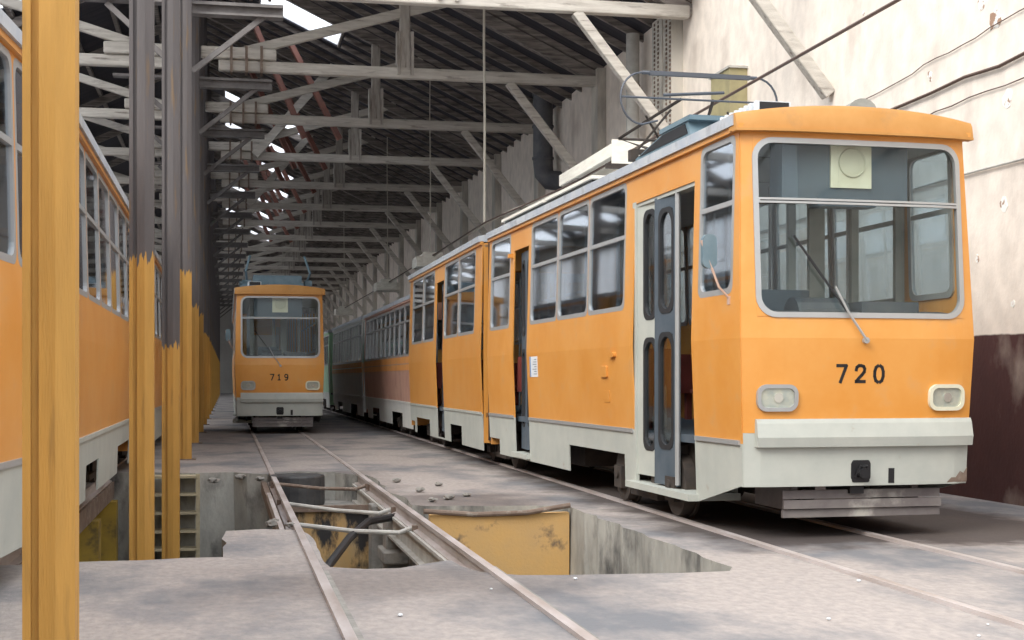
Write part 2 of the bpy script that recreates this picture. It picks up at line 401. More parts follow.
def bogie(root, M, gauge=1.33):
    b = obj('bogie', lambda: MB().box(-.62, -.48, -1.25, 1.25, .30, .50).box(.48, .62, -1.25, 1.25, .30, .50).box(-.5, .5, -.2, .2, .32, .52)
            .box(-.80, -.64, -1.12, -.82, .20, .46).box(-.80, -.64, .82, 1.12, .20, .46).box(.64, .80, -1.12, -.82, .20, .46).box(.64, .80, .82, 1.12, .20, .46)
            .box(-.78, -.6, -.5, .5, .16, .24).box(.6, .78, -.5, .5, .16, .24).box(-.76, -.66, -.35, -.22, .2, .5).box(-.76, -.66, .22, .35, .2, .5), DARK, root, M, key='bogie')
    for y in (-.97, .97):
        for s in (-1, 1):
            def wm(s=s, y=y):
                mb = MB(); x = s * gauge / 2
                mb.tube([(x - .06, y, .37), (x + .06, y, .37)], .33, 24); mb.tube([(x - .07 * s, y, .37), (x - .10 * s, y, .37)], .355, 24)
                mb.tube([(0, y, .37), (x + .16 * s, y, .37)], .06, 12)
                return mb
            obj('wheel', wm, DARK, b, key=('wheel', y, s), smooth=True)
    return b

def seat_mb():
    mb = MB(); mb.box(0, .42, .0, .42, 1.30, 1.36); mb.prism([(.0, 1.30), (.07, 1.30), (-.03, 1.85), (-.08, 1.85)], 0, .42, 'x')
    mb.box(.17, .25, .15, .25, .9, 1.30); return mb

def section(root, M, kind, H=3.84, L=11.0, left=None, right=None, doors=None, body=None, skirt=None, arches=((3.55, 6.0),), end=None, plain=False, bar=3.16, z0=2.33, z1=3.77, low=None, gl=None):
    body = body or ORANGE; skirt = skirt or WHITE
    front = kind == 'front'; K = (kind, H, L, body.name)
    hl = [(a, b, z0, z1) for a, b in left] + [(a, b, .3, 3.5) for a, b in doors or []]
    hr = [(a, b, z0, z1) for a, b in right]
    zb = (lambda t: lerp(t, [(.05, .5), (1.15, .27)])) if front else (lambda t: .27)
    arch = [(a, b, .2, .62) for a, b in arches] + [(L - .75, L + .1, .2, .52)]
    zs = [.9, 1.1, 1.88, H]; zsk = [.27, .5, .62, .9]
    gl = gl or GLASS
    # shell
    for s, hs in (('l', hl), ('r', hr)):
        o = obj('side_wall', lambda: side_mb(s, [0, L], zs, hs, front), body, root, M, key=K + ('body', s), solid=.04)
        o = obj('skirt', lambda: side_mb(s, [0, .05, 1.15, L] if front else [0, L], zsk, ([(a, b, .3, 3.5) for a, b in doors or []] if s == 'l' else []) + arch, front, zb), skirt, root, M, key=K + ('skirt', s), solid=.03)
        f = fl if s == 'l' else fr_
        def mold():
            mb = MB(); cuts = sorted([(a, b) for a, b in (doors or [])]) if s == 'l' else []
            t = .02
            for a, b in cuts + [(L, L)]:
                if a - .04 > t: mb.plate(f, t, a - .04, .885, .93, 0, 0, .03)
                t = b + .04
            return mb
        obj('waist_moulding', mold, skirt if not front else ALU, root, M, key=K + ('mold', s))
        obj('gutter', lambda: MB().plate(f, -.02 if front else 0, L, H - .03, H + .03, 0, -.01, .05), body, root, M, key=K + ('gutter', s))
    obj('roof', lambda: roof_mb(.06 if front else 0, L, H), GREY_ROOF, root, M, key=K + ('roof',))
    # windows
    for s, ws in (('l', left), ('r', right)):
        for a, b in ws: window(root, M, s, a, b, z0, z1, bar, glass=gl)
    # interior
    obj('interior_floor', lambda: MB().box(.1, W - .1, .1 if front else 0, L, .84, .92), DOORG, root, M, key=K + ('if',))
    obj('ceiling_lining', lambda: MB().box(.08, W - .08, .2 if front else 0, L, H - .07, H - .03), INTER, root, M, key=K + ('ic',))
    if not plain:
        k = 0
        for t in [1.6 + .85 * i for i in range(int((L - 2.2) / .85))]:
            for x in (W - .52, .1):
                if x < 1 and any(a - .55 < t < b + .1 for a, b in doors or []): continue
                if front and t < 3: continue
                obj('seat', seat_mb, RED, root, M @ Matrix.Translation((x, t, 0)), key='seat')
        for t in [1.3, 3.3, 5.1, 6.6, 8.1, 9.3]:
            for x in (.45, W - .62):
                if t < L - .3: obj('grab_pole', lambda: MB().tube([(0, 0, .9), (0, 0, H - .06)], .02, 8), ALU, root, M @ Matrix.Translation((x, t, 0)), key=('pole', H))
    # far end bulkhead
    def bulk():
        mb = MB().box(.06, .45, L - .06, L, .4, H).box(W - .45, W - .06, L - .06, L, .4, H).box(.45, W - .45, L - .06, L, H - .5, H)
        if end: mb.box(.45, W - .45, L - .06, L, .4, 2.2)
        return mb
    obj('end_wall', bulk, body, root, M, key=K + ('end', bool(end)))
    if kind == 'rear' or plain:
        obj('end_wall', lambda: MB().box(.06, .45, 0, .06, .4, H).box(W - .45, W - .06, 0, .06, .4, H).box(.45, W - .45, 0, .06, H - .5, H), body, root, M, key=K + ('fend',))
    obj('underfloor_equipment', lambda: MB().box(.35, W - .35, 6.3, L - 2.2, .30, .82).box(.25, W - .25, .9, L, .66, .84).box(.12, .5, 2.0, 2.6, .35, .8), DARK, root, M, key=K + ('uf',))

def cab_front(root, M, number, cream_right=True):
    hole = [(.16, 2.255, 2.09, 3.73)]
    obj('front_panel', lambda: front_mb([1.0, 1.1, 1.5, 1.88, 3.86], hole), ORANGE, root, M, key='frontp', solid=.04)
    obj('front_skirt', lambda: front_mb([.5, .9, 1.0], []), WHITE, root, M, key='fronts', solid=.04)
    def ws():
        return MB().ring(ff, .16, 2.255, 2.09, 3.73, .02, .03, .19, .15, -.03, .022, 6, sub=10).ring(ff, .18, 2.24, 3.135, 3.185, 0, .02, .002, .001, -.02, .022, 1, sub=10)
    obj('windscreen_surround', lambda: MB().ring(ff, .16, 2.255, 2.09, 3.73, .012, .0, .004, .17, -.012, .014, 6, sub=10), ORANGE, root, M, key='wssur')
    w = obj('windscreen', ws, ALU, root, M, key='wsf')
    def rings(z0_, z1_):
        mb = MB(); n = 10
        for i in range(n):
            a, b = .17 + 2.075 * i / n, .17 + 2.075 * (i + 1) / n
            mb.add([ff(a, z0_, -.01), ff(b, z0_, -.01), ff(b, z1_, -.01), ff(a, z1_, -.01)], [(0, 1, 2, 3)])
        return mb
    obj('pane', lambda: rings(2.10, 3.15), WSGLASS, w, key='wsg1', solid=.005); obj('pane', lambda: rings(3.17, 3.72), WSGLASS, w, key='wsg2', solid=.005)
    # roof cap
    def cap():
        mb = MB(); n = 16; ov = -.02; k = .06; X = [ov + (W - ov + .035) * i / n for i in range(n + 1)]
        cc = (X[0] + X[-1]) / 2; hw = (X[-1] - X[0]) / 2
        def prof(x):
            q = k * abs((x - cc) / hw) ** 4; zt = 3.97 + .10 * (1 - ((x - cc) / hw) ** 2)
            return [(x, .12 + q, 3.815), (x, -.07 + q, 3.815), (x, -.07 + q, 3.85), (x, -.055 + q, zt - .04), (x, -.03 + q, zt), (x, .12 + q, zt)]
        m = 6
        for x in X: mb.v += prof(x)
        for i in range(n):
            for j in range(m): mb.f.append((i * m + j, i * m + (j + 1) % m, (i + 1) * m + (j + 1) % m, (i + 1) * m + j)); mb.m.append(0)
        mb.f += [tuple(range(m)), tuple(n * m + j for j in range(m))]; mb.m += [0, 0]
        return mb
    obj('roof_cap', cap, CAPORANGE, root, M, key='cap', smooth=True)
    obj('rain_strip', lambda: MB().add(*strip()), CAPORANGE, root, M, key='rain')
    # bumper: bevelled white beam
    def bump():
        mb = MB(); prof = [(0, .87), (.07, .87), (.09, .96), (.06, 1.09), (.04, 1.13), (0, 1.13)]; n = 10; m = len(prof)
        for i in range(n + 1):
            x = .14 + (W - .17) * i / n; mb.v += [(x, FY(1.0, x) - d, z) for d, z in prof]
        for i in range(n):
            for j in range(m): mb.f.append((i * m + j, i * m + (j + 1) % m, (i + 1) * m + (j + 1) % m, (i + 1) * m + j)); mb.m.append(0)
        mb.f += [tuple(range(m)), tuple(n * m + j for j in range(m))]; mb.m += [0, 0]
        return mb
    obj('bumper', bump, WHITE, root, M, key='bumper')
    # lamps
    for cx_, m_ in ((.34, ALU), (2.07, CREAM)):
        u0, u1, v0, v1 = cx_ - .20, cx_ + .20, 1.20, 1.45
        h = obj('headlight', MB().ring(ff, u0 + .04, u1 - .04, v0 + .035, v1 - .035, .035, .0, .09, .06, -.01, .045), m_, root, M, smooth=True)
        lens = obj('lens', MB().plate(ff, u0 + .04, u1 - .04, v0 + .035, v1 - .035, .06, -.005, .024), LENS, h)
        obj('bulb', disc(ff, cx_ + .01, (v0 + v1) / 2, .045, .024, .032), REFLECT, h)
    for i, ch in enumerate(number): obj('fleet_digit', lambda: number_mb(ch, .93 + .19 * i, 1.47, .155, .19, .030), BLACK, root, M, key='num%s%d' % (ch, i))
    # wiper
    wp = obj('wiper', lambda: MB().tube([ff(1.20, 1.86, .02), ff(1.2, 1.86, .06)], .03, 10).tube([ff(1.20, 1.86, .06), ff(1.02, 2.12, .06), ff(.90, 2.36, .05)], .012, 6), ALU, root, M, key='wiper')
    obj('wiper_blade', lambda: MB().beam(ff(1.02, 2.12, .05), ff(.50, 2.83, .05), .012, .02), BLACK, wp, key='wblade')
    # coupler opening and slot, lifeguard boards
    obj('coupler', lambda: MB().ring(ff, 1.10, 1.28, .56, .72, .01, .0, .03, .03, 0, .012).plate(ff, 1.10, 1.28, .53, .74, .02, .0, .013)
        .tube([ff(1.19, .63, 0), ff(1.19, .62, .10)], .05, 10).tube([ff(1.13, .58, .02), ff(1.16, .69, .07), ff(1.22, .69, .07), ff(1.25, .58, .02)], .012, 6).box(1.12, 1.26, -.02, .5, .42, .53), BLACK, root, M, key='coupler')
    obj('jack_slot', lambda: MB().plate(ff, 1.475, 1.535, .52, .66, 0, 0, .013), BLACK, root, M, key='slot')
    obj('lifeguard', lambda: MB().box(.46, 2.08, .03, .07, .375, .455).box(.46, 2.08, .0, .04, .285, .365).box(.46, 2.08, .03, .07, .20, .275).box(.55, .62, .06, .9, .26, .5).box(1.8, 1.87, .06, .9, .26, .5), RUSTYG, root, M, key='lifeg')
    # mirror
    mr = obj('mirror', lambda: MB().plate(lambda u, v, d: (-.19 + u, .25 - d, 2.70 + v), -.07, .07, -.16, .16, .06, -.03, .03), BLUEEQ, root, M, key='mirror')
    obj('mirror_arm', lambda: MB().tube([(0.01, .22, 2.25), (-.10, .22, 2.36), (-.27, .24, 2.80)], .012, 6).box(-.01, .03, .19, .25, 2.2, 2.28), PINKARM, mr, key='mirarm')
    # cab interior
    obj('dashboard', lambda: MB().prism([(.0, 1.5), (.62, 1.5), (.62, 2.02), (.35, 2.16), (.0, 2.12)], .12, 2.26, 'x').tube([(.72, .42, 2.10), (1.25, .42, 2.10)], .19, 16).box(1.3, 1.9, .1, .5, 2.1, 2.24), DASH, root, M, key='dash')
    obj('driver_seat', lambda: MB().box(.62, 1.18, 1.0, 1.08, 1.5, 2.4).box(.62, 1.18, .62, 1.08, 1.38, 1.5).box(.8, 1.0, .75, .95, .9, 1.4), DOORG, root, M, key='dseat')
    hb = obj('header_box', lambda: MB().box(.50, 1.80, .14, .42, 3.20, 3.78).box(.85, 1.45, .10, .3, 3.14, 3.22), HEADER, root, M, key='header')
    pl = obj('cream_plate', lambda: MB().box(.99, 1.41, .118, .14, 3.32, 3.765), CREAM, hb, key='cplate')
    g = lambda u, v, d: (u, .118 - d, v)
    obj('round_boss', lambda: MB().tube([(1.21 + .13 * math.cos(a * math.pi / 12), .115, 3.56 + .13 * math.sin(a * math.pi / 12)) for a in range(24)], .014, 6, closed=True).add(*pack(disc(g, 1.21, 3.56, .12, 0, .01))), CREAMR, hb, key='boss', smooth=True)
    # partition behind the driver
    obj('cab_partition', lambda: MB().box(.06, .14, 1.14, 1.2, .9, 3.76).box(.40, .52, 1.14, 1.2, .9, 3.76).box(1.02, 1.10, 1.14, 1.2, .9, 3.76).box(1.25, 1.42, 1.14, 1.2, .9, 3.76).box(1.72, 1.80, 1.14, 1.2, .9, 3.76).box(2.22, 2.32, 1.14, 1.2, .9, 3.76)
        .box(.40, 2.32, 1.14, 1.2, 3.5, 3.76).box(1.25, 2.3, 1.14, 1.2, .9, 1.9), INTERD, root, M, key='partition')
def pack(mb): return mb.v, mb.f
def strip():
    mb = MB(); n = 10
    for i in range(n):
        a, b = -.03 + (W + .06) * i / n, -.03 + (W + .06) * (i + 1) / n
        ya, yb = FY(3.82) + .07 * abs((a - CX) / CX) ** 4 - .10, FY(3.82) + .07 * abs((b - CX) / CX) ** 4 - .10
        mb.add([(a, ya, 3.80), (b, yb, 3.80), (b, yb, 3.825), (a, ya, 3.825), (a, ya + .1, 3.80), (b, yb + .1, 3.80), (b, yb + .1, 3.825), (a, ya + .1, 3.825)],
               [(0, 1, 2, 3), (4, 7, 6, 5), (0, 4, 5, 1), (3, 2, 6, 7), (0, 3, 7, 4), (1, 5, 6, 2)])
    return mb.v, mb.f
RUSTYG = mat('lifeguard_grey', (.14, .12, .12), .7, col2=(.20, .18, .17), scale=3, col3=(.42, .40, .36), scale3=1.3, amt3=(.6, .7))
PINKARM = mat('arm_pinkish', (.55, .38, .30), .6)
DASH = mat('dash_dark', (.05, .06, .075), .5, col2=(.08, .09, .10), scale=4)
INTERD = mat('partition_grey', (.17, .18, .17), .6, col2=(.28, .28, .25), scale=2)

def bow_collector(root, M, t, cx_, w2=.97, z=4.99):
    b = obj('pantograph', lambda: MB().beam((cx_ - .75, t + .2, 4.16), (cx_ + .75, t + .2, 4.16), .06, .06).beam((cx_ - .75, t + 1.3, 4.16), (cx_ + .75, t + 1.3, 4.16), .06, .06)
            .tube([(cx_ - .5, t + .25, 4.2), (cx_ - .55, t + 1.4, 4.52), (cx_ - .2, t + .1, z - .28)], .022, 6).tube([(cx_ + .5, t + .25, 4.2), (cx_ + .55, t + 1.4, 4.52), (cx_ + .2, t + .1, z - .28)], .022, 6)
            .tube([(cx_ - .55, t + 1.4, 4.52), (cx_ + .55, t + 1.4, 4.52)], .018, 6).tube([(cx_ - .7, t + .2, 4.18), (cx_ - .35, t + .02, z - .42)], .014, 6).tube([(cx_ - .3, t + .3, 4.18), (cx_ - .66, t + .02, z - .5)], .014, 6).tube([(cx_ + .7, t + .2, 4.18), (cx_ + .35, t + .02, z - .42)], .014, 6)
            .box(cx_ - .8, cx_ - .7, t + .15, t + .25, 4.05, 4.18).box(cx_ + .7, cx_ + .8, t + .15, t + .25, 4.05, 4.18), DARK, root, M, smooth=True)
    h = .29
    def hoop():
        pts = []
        for s in (-1, 1):
            for i in range(13):
                a = (math.pi / 2 + math.pi * i / 12) if s < 0 else (-math.pi / 2 + math.pi * i / 12)
                rr = .31 if math.sin(a) < 0 else .29
                pts.append((cx_ + s * (w2 - .26) + .26 * math.cos(a), t, z - .30 + (rr if s < 0 or math.sin(a) > 0 else .26) * math.sin(a)))
        # closed on top and ends, lower middle left open as on the real horn ends
        left = pts[:13]; right = pts[13:]
        mb = MB(); mb.tube(left + [(cx_ - w2 + .45, t, z - .56)], .013, 6); mb.tube([(cx_ + w2 - .42, t, z - .56)] + right, .013, 6)
        mb.tube([(cx_ - w2 + .26, t, z - .01), (cx_ + w2 - .26, t, z - .01)], .022, 8)
        mb.box(cx_ - w2 + .35, cx_ + w2 - .35, t - .03, t + .03, z - .035, z + .012)
        mb.tube([(cx_ - w2 - .0, t, z - .30), (cx_ + w2, t, z - .30)], .013, 6); mb.tube([(cx_ - .45, t, z - .26), (cx_ + .3, t, z - .2)], .02, 6)
        return mb
    obj('collector_bow', hoop, STEELD, b, smooth=True)
    return b
STEELD = mat('bow_steel', (.10, .11, .13), .5, .4)

def roof_kit(root, M, louvre=True):
    # resistor box on the roof, louvred intake, walkway boards
    def rb():
        mb = MB(); mb.prism([(2.2, 4.05), (2.5, 4.28), (3.2, 4.28), (5.0, 4.02), (2.2, 4.02)], .10, .95, 'x')
        return mb
    o = obj('resistor_box', lambda: MB().prism([(1.6, 4.0), (1.7, 4.2), (2.5, 4.2), (3.9, 4.0)], .14, .75, 'x').box(.12, .78, 1.6, 2.55, 4.2, 4.25), BLUEEQ, root, M, key='resbox')
    obj('vent_grille', lambda: MB().prism([(1.7, 4.07), (1.78, 4.18), (2.48, 4.18), (3.3, 4.07)], .13, .14, 'x'), BLACK, o, key='resgr')
    lv = obj('roof_intake', lambda: MB().box(.36, .80, .35, 1.40, 3.98, 4.07), BLUEEQ, root, M, key='intake')
    def slats():
        mb = MB()
        for i in range(8): mb.box(.34, .7, .39 + i * .125, .435 + i * .125, 4.05, 4.17)
        return mb
    obj('louvre_slats', slats, STICK, lv, key='slats')
    obj('louvre_core', lambda: MB().box(.38, .68, .38, 1.35, 4.05, 4.16), BLACK, lv, key='lcore')
    obj('roof_trunk', lambda: MB().box(.95, 1.9, 1.2, 2.6, 4.05, 4.2).box(1.0, 1.8, 4.6, 8.5, 4.05, 4.2), BLUEEQ, root, M, key='trunk')
    wk = obj('roof_walkway', lambda: MB().box(.06, .32, 5.0, 7.4, 4.06, 4.10).box(.06, .32, 7.5, 10.2, 4.06, 4.10), BOARD, root, M, key='walk')
    obj('walkway_bearers', lambda: MB().box(.10, .28, 5.1, 10.1, 3.95, 4.06), BLACK, wk, key='walkb')

def Mx(x, y, a): return Matrix.Translation((x, y, 0)) @ Matrix.Rotation(a, 4, 'Z')
LF = [(.17, 1.02), (3.48, 4.95), (5.02, 6.46), (6.53, 8.02), (9.42, 10.80)]
RF = [(.25, 1.05)] + [(1.3 + 1.6 * i, 1.3 + 1.6 * i + 1.5) for i in range(6)]
DF = [(1.21, 3.15), (8.2, 9.14)]
LR = [(.66, 2.40), (2.48, 4.18), (5.60, 7.30), (7.38, 9.1)]
RR = [(.6 + 1.45 * i, .6 + 1.45 * i + 1.36) for i in range(6)]
DR = [(4.30, 5.30)]

def doors_front(root, M, tag_):
    post = obj('door_surround', lambda: MB().box(.03, .07, 3.09, 3.22, .3, 3.52).box(.045, .16, 1.19, 3.17, 3.46, 3.54), WHITE, root, M, key='dsur')
    leaf(root, M, (.07, 3.10), (.10, 2.50), .42, 3.46, WHITE, key=('leafA',), holes=((.35, .9, .58, .97), (.35, .9, .10, .50)))
    leaf(root, M, (.06, 2.48), (.10, 1.86), .36, 3.48, DOORG, key=('leafB',), holes=((.22, .80, .60, .95), (.22, .80, .13, .52)))
    obj('handrail', lambda: MB().tube([(.07, 1.82, .38), (.07, 1.82, 3.48)], .03, 8), ALU, root, M, key='hrail')
    obj('door_step', lambda: MB().box(-.06, .5, 1.15, 3.22, .27, .34).box(.3, 1.0, 1.22, 3.14, .55, .6).box(.45, .5, 1.22, 3.14, .3, .9), WHITE, root, M, key='dstep')
    obj('step_box', lambda: MB().box(.30, .34, 1.24, 1.80, .34, 1.5).box(.28, .36, 1.24, 1.80, .95, 1.0), HEADER, root, M, key='sbox')
    leaf(root, M, (.16, 9.12), (.12, 8.66), .42, 3.46, DOORG, key=('leafC',), holes=((.2, .8, .58, .95), (.2, .8, .12, .50)))
    leaf(root, M, (.12, 8.66), (.16, 8.22), .42, 3.46, DOORG, key=('leafD',), holes=((.2, .8, .58, .95), (.2, .8, .12, .50)))
    obj('door_step', lambda: MB().box(-.02, .5, 8.18, 9.16, .30, .37), WHITE, root, M, key='dstep2')

def full_tram(label, number, M1, M2, boM, loc, cab=True, pant=True, group=None):
    root = thing('tram', (loc[0], loc[1], 0), label, 'tram', group)
    T = Matrix.Translation((-loc[0], -loc[1], 0)); M1 = T @ M1; M2 = T @ M2
    section(root, M1, 'front', L=11.0, left=LF, right=RF, doors=DF)
    cab_front(root, M1, number); doors_front(root, M1, label)
    roof_kit(root, M1)
    section(root, M2, 'rear', L=9.6, left=LR, right=RR, doors=DR, arches=((2.2, 3.6), (6.4, 8.6)), end=True)
    leaf(root, M2, (.16, 5.28), (.12, 4.82), .42, 3.46, DOORG, key=('leafE',), holes=((.2, .8, .58, .95), (.2, .8, .12, .50)))
    leaf(root, M2, (.12, 4.82), (.16, 4.34), .42, 3.46, DOORG, key=('leafF',), holes=((.2, .8, .58, .95), (.2, .8, .12, .50)))
    # bellows
    def bel():
        mb = MB()
        for i in range(5):
            s = .10 if i % 2 == 0 else .16
            t0 = 10.98 + i * .085
            mb.box(s, s + .08, t0, t0 + .085, .5, 3.85); mb.box(W - s - .08, W - s, t0, t0 + .085, .5, 3.85); mb.box(s, W - s, t0, t0 + .085, 3.85, 4.0 - s * .3); mb.box(s, W - s, t0, t0 + .085, .45, .52)
        return mb
    obj('bellows', bel, RUBBER, root, M1, key='bellows')
    for m in boM: bogie(root, T @ m)
    if pant: bow_collector(root, M1, 3.3, .88 if number == "720" else CX, .97, 5.06)
    return root

# 720, right hand track
a1 = math.atan(.32 / 11.02)
M720a = Mx(4.635, 12.28, a1); M720b = Mx(4.265, 23.68, 0)
tram720 = full_tram('orange and white tram numbered 720, large in the right foreground', '720', M720a, M720b, [Mx(5.42, 15.3, .01), Mx(5.36, 23.5, 0), Mx(5.38, 31.3, 0)], (4.6, 12.28))
def sticker():
    return MB().plate(fl, 8.02 - .02, 7.55, 1.55, 1.83, 0, .001, .006)
st = obj('notice', MB().plate(fl, 7.55, 8.0, 1.53, 1.83, 0, .001, .012), STICK, tram720, Matrix.Translation((-4.6, -12.28, 0)) @ M720a); st['label'] = 'white paper notice with small print and blue edge'
mbp = MB().plate(fl, 7.94, 8.0, 1.53, 1.83, 0, .012, .014)
obj('notice_border', mbp, BLUEP, st)
mbp = MB()
for i in range(7): mbp.plate(fl, 7.60, 7.72 + .18 * random.random(), 1.57 + i * .035, 1.578 + i * .035, 0, .012, .014)
obj('notice_print', mbp, DOORG, st)
T720 = Matrix.Translation((-4.6, -12.28, 0)) @ M720a
obj('marker_lamp', MB().plate(fl, 3.75, 3.95, 1.76, 1.82, .02, 0, .05), ORANGE, tram720, T720)
obj('hatch_cover', MB().plate(fl, 4.10, 4.36, 1.52, 1.66, .02, 0, .035), ORANGE, tram720, T720, bevel=.004)
obj('hatch_cover', MB().plate(fl, 4.05, 4.3, 1.22, 1.36, .01, 0, .016), ORANGE, tram720, T720)
st2 = obj('rust_patch', MB().add([ff(u, v, .0115) for u, v in ((2.10, .515), (2.33, .515), (2.335, .66), (2.29, .60), (2.25, .62), (2.20, .56), (2.15, .56))] , [(0, 1, 2, 3, 4, 5, 6)]), RUSTY, tram720, T720); st2['label'] = 'rusty chipped corner of the white front skirt'
obj('hook', MB().box(-.04, .06, 9.22, 9.32, 3.40, 3.46), ORANGE, tram720, T720)
obj('roof_horn', MB().tube([(1.95, 1.35, 4.28), (1.98, 1.6, 4.30), (2.0, 1.9, 4.32), (2.02, 2.1, 4.33)], .17, 18, r1=.11).box(1.9, 2.05, 1.6, 1.9, 4.02, 4.25), GRASSY, tram720, T720, smooth=True)
# bolted on cream fascia boards: bracket rods on the cap
# 719, middle track
tram719 = full_tram('orange tram numbered 719 standing head-on on the middle track, far back', '719', Mx(.22, 38.6, 0), Mx(.22, 49.98, 0), [Mx(1.39, 41.6, 0), Mx(1.39, 49.8, 0)], (.22, 38.6), pant=False)
T719 = Matrix.Translation((-.22, -38.6, 0)) @ Mx(.22, 38.6, 0)
pg = obj('pantograph', MB().tube([(.35, 2.2, 4.1), (.30, 1.6, 4.55), (.42, 1.9, 5.0)], .035, 6).tube([(1.95, 2.2, 4.1), (2.1, 1.6, 4.5), (1.95, 1.9, 5.0)], .035, 6).box(.5, 1.85, 1.4, 2.6, 4.12, 4.42).box(.2, .45, 1.6, 2.1, 4.05, 4.3).box(1.95, 2.15, 1.6, 2.1, 4.05, 4.3), BLUEEQ, tram719, T719)

# left track: the tram beside the columns, and the one behind it
aL = -R(4.5); RL = Matrix.Rotation(aL, 4, 'Z'); p = RL @ Vector((W - .03, 11.05, 0))
full_tram('orange and white tram at the left edge, seen along its windowed side', '717', Mx(-1.34 - p.x, 12.2 - p.y, aL), Mx(-1.36 - W, 12.58, 0), [Mx(-2.5, 12.4, 0), Mx(-2.52, 20.2, 0), Mx(-3.0, 4.2, aL)], (-2.5, 12.2), pant=False) if False else None
def left_tram(label, M1, M2, bo, loc):
    root = thing('tram', (loc[0], loc[1], 0), label, 'tram'); T = Matrix.Translation((-loc[0], -loc[1], 0)); M1 = T @ M1; M2 = T @ M2
    section(root, M1, 'front', L=11.0, left=LF, right=RF, doors=DF)
    obj('front_panel', None, None, root, M1, key='frontp'); obj('front_skirt', None, None, root, M1, key='fronts'); obj('bumper', None, None, root, M1, key='bumper'); obj('roof_cap', None, None, root, M1, key='cap')
    w = obj('windscreen', None, None, root, M1, key='wsf'); obj('pane', None, None, w, key='wsg1', solid=.005); obj('pane', None, None, w, key='wsg2', solid=.005)
    doors_front(root, M1, label)
    section(root, M2, 'rear', L=9.6, left=LR, right=RR, doors=DR, arches=((2.2, 3.6), (6.4, 8.6)), end=True)
    obj('bellows', None, None, root, M1, key='bellows')
    for m in bo: bogie(root, T @ m)
    return root
lt = left_tram('orange and white tram at the left edge, nearest, seen along its window side', Mx(-1.34 - p.x, 12.2 - p.y, aL), Mx(-1.36 - W, 12.58, 0), [Mx(-2.55, 12.4, 0), Mx(-2.55, 19.6, 0), Mx(-3.05, 4.4, aL)], (-2.5, 12.2))
left_tram('orange tram mostly hidden behind the steel columns, beyond the left foreground tram', Mx(-1.36 - W, 22.75, 0), Mx(-1.36 - W, 34.15, 0), [Mx(-2.55, 25.8, 0), Mx(-2.55, 34, 0), Mx(-2.55, 41, 0)], (-2.5, 22.75))

# older pink tram behind 720
old = thing('tram', (4.4, 34.0, 0), 'faded pink and white articulated tram standing directly behind tram 720', 'tram')
To = Matrix.Translation((-4.4, -34, 0))
LO = [(.35 + 1.12 * i, .35 + 1.12 * i + 1.04) for i in range(10)]
for k, (mx, L_) in enumerate(((Mx(4.40, 34.0, 0), 11.8), (Mx(4.36, 46.2, R(.5)), 11.8))):
    section(old, To @ mx, 'plain%d' % k, H=3.45, L=L_, left=LO, right=LO, doors=[], body=(PINK if k == 0 else PALE), skirt=PALE, arches=((2.0, 4.4), (7.6, 9.6)), plain=True, bar=2.95, z0=2.1, z1=3.36, gl=GREENLIT_G if k else GLASS)  # rear panes carry the painted green light
    obj('colour_band', MB().plate(fl, 0, L_, 1.72, 2.06, 0, 0, .014), ORANGE2, old, To @ mx)
obj('bellows', MB().box(.12, W - .12, 11.78, 12.22, .5, 3.5), RUBBER, old, To @ Mx(4.4, 34, 0))
for y in (37.2, 42.6, 49.5, 54.8): bogie(old, To @ Mx(5.4, y, 0))
# farther tram, with green light painted into its body and glass
fa = thing('tram', (4.2, 59.5, 0), 'small distant white-skirted tram with painted-in green light at the far end of the right-hand row', 'tram')
section(fa, Matrix.Identity(4), 'plainf', H=3.45, L=11.8, left=LO, right=LO, doors=[], body=GREENLIT, skirt=PALE, arches=((2.0, 4.4), (7.6, 9.6)), plain=True, bar=2.95, z0=2.1, z1=3.36, gl=GREENLIT_G)
obj('end_wall', MB().box(.3, W - .3, -.02, .04, .4, 2.2), ORANGE2, fa)
for y in (3.2, 8.6): bogie(fa, Matrix.Translation((1.19, y, 0)))

# ------------------------------------------------------------------ steel columns
def col_poly():
    # built-up section in plan: thin flange, recess, ridged face
    return [(-.125, -.10), (-.085, -.10), (-.085, -.075), (-.045, -.075), (-.045, -.115), (.035, -.125), (.125, -.095), (.125, .105), (.04, .115), (-.045, .105), (-.045, .075), (-.085, .075), (-.085, .10), (-.125, .10)]
cm = {}
heights = {0: 3.9, 1: 2.6, 2: 1.97, 3: 3.5, 4: 3.2, 5: 3.3, 6: 3.0}
clab = ['yellow painted steel column in the left foreground, the nearest and widest', 'steel column with yellow lower part, second from the camera', 'thin steel column painted yellow only below tram window height, third from the camera',
        'steel column standing on the floor edge, fourth from the camera', 'fifth steel column in the row on the left', 'sixth steel column in the row on the left', 'seventh steel column in the row on the left']
for k in range(20):
    y = 6.48 + 6.75 * k; zb = -1.9 if k in (1, 2) else 0.
    h = heights.get(k, 3.1)
    if h not in cm: cm[h] = split_mat('column_paint_%d' % int(h * 100), COLY, COLB, h, edge=.5, escale=5, dirt=(.20, .11, .03), dirt_range=(.60, .8), stretch=(6, 6, .5), dscale=2.5)
    lab = clab[k] if k < 7 else 'far steel column in the row between the left and middle tracks'
    c = thing('steel_column', (-.763, y, zb), lab, 'column', 'steel columns along the hall')
    Mz = Matrix.Translation((0, 0, -zb))
    wsc = {0: .88, 1: .86}.get(k, .95)
    obj('shaft', lambda: MB().prism([(a * wsc, b * wsc) for a, b in col_poly()], zb, 13.9, 'z'), cm[h], c, Mz, key=('col', zb, h, wsc))
    def rungs():
        mb = MB()
        for i in range(16): mb.box(.126, .134, -.02, .0, .3 + i * .6, .34 + i * .6)
        return mb
    obj('foot_plate', lambda: MB().box(-.2, .2, -.2, .2, zb, zb + .02), RUSTY, c, Mz, key=('foot', zb))

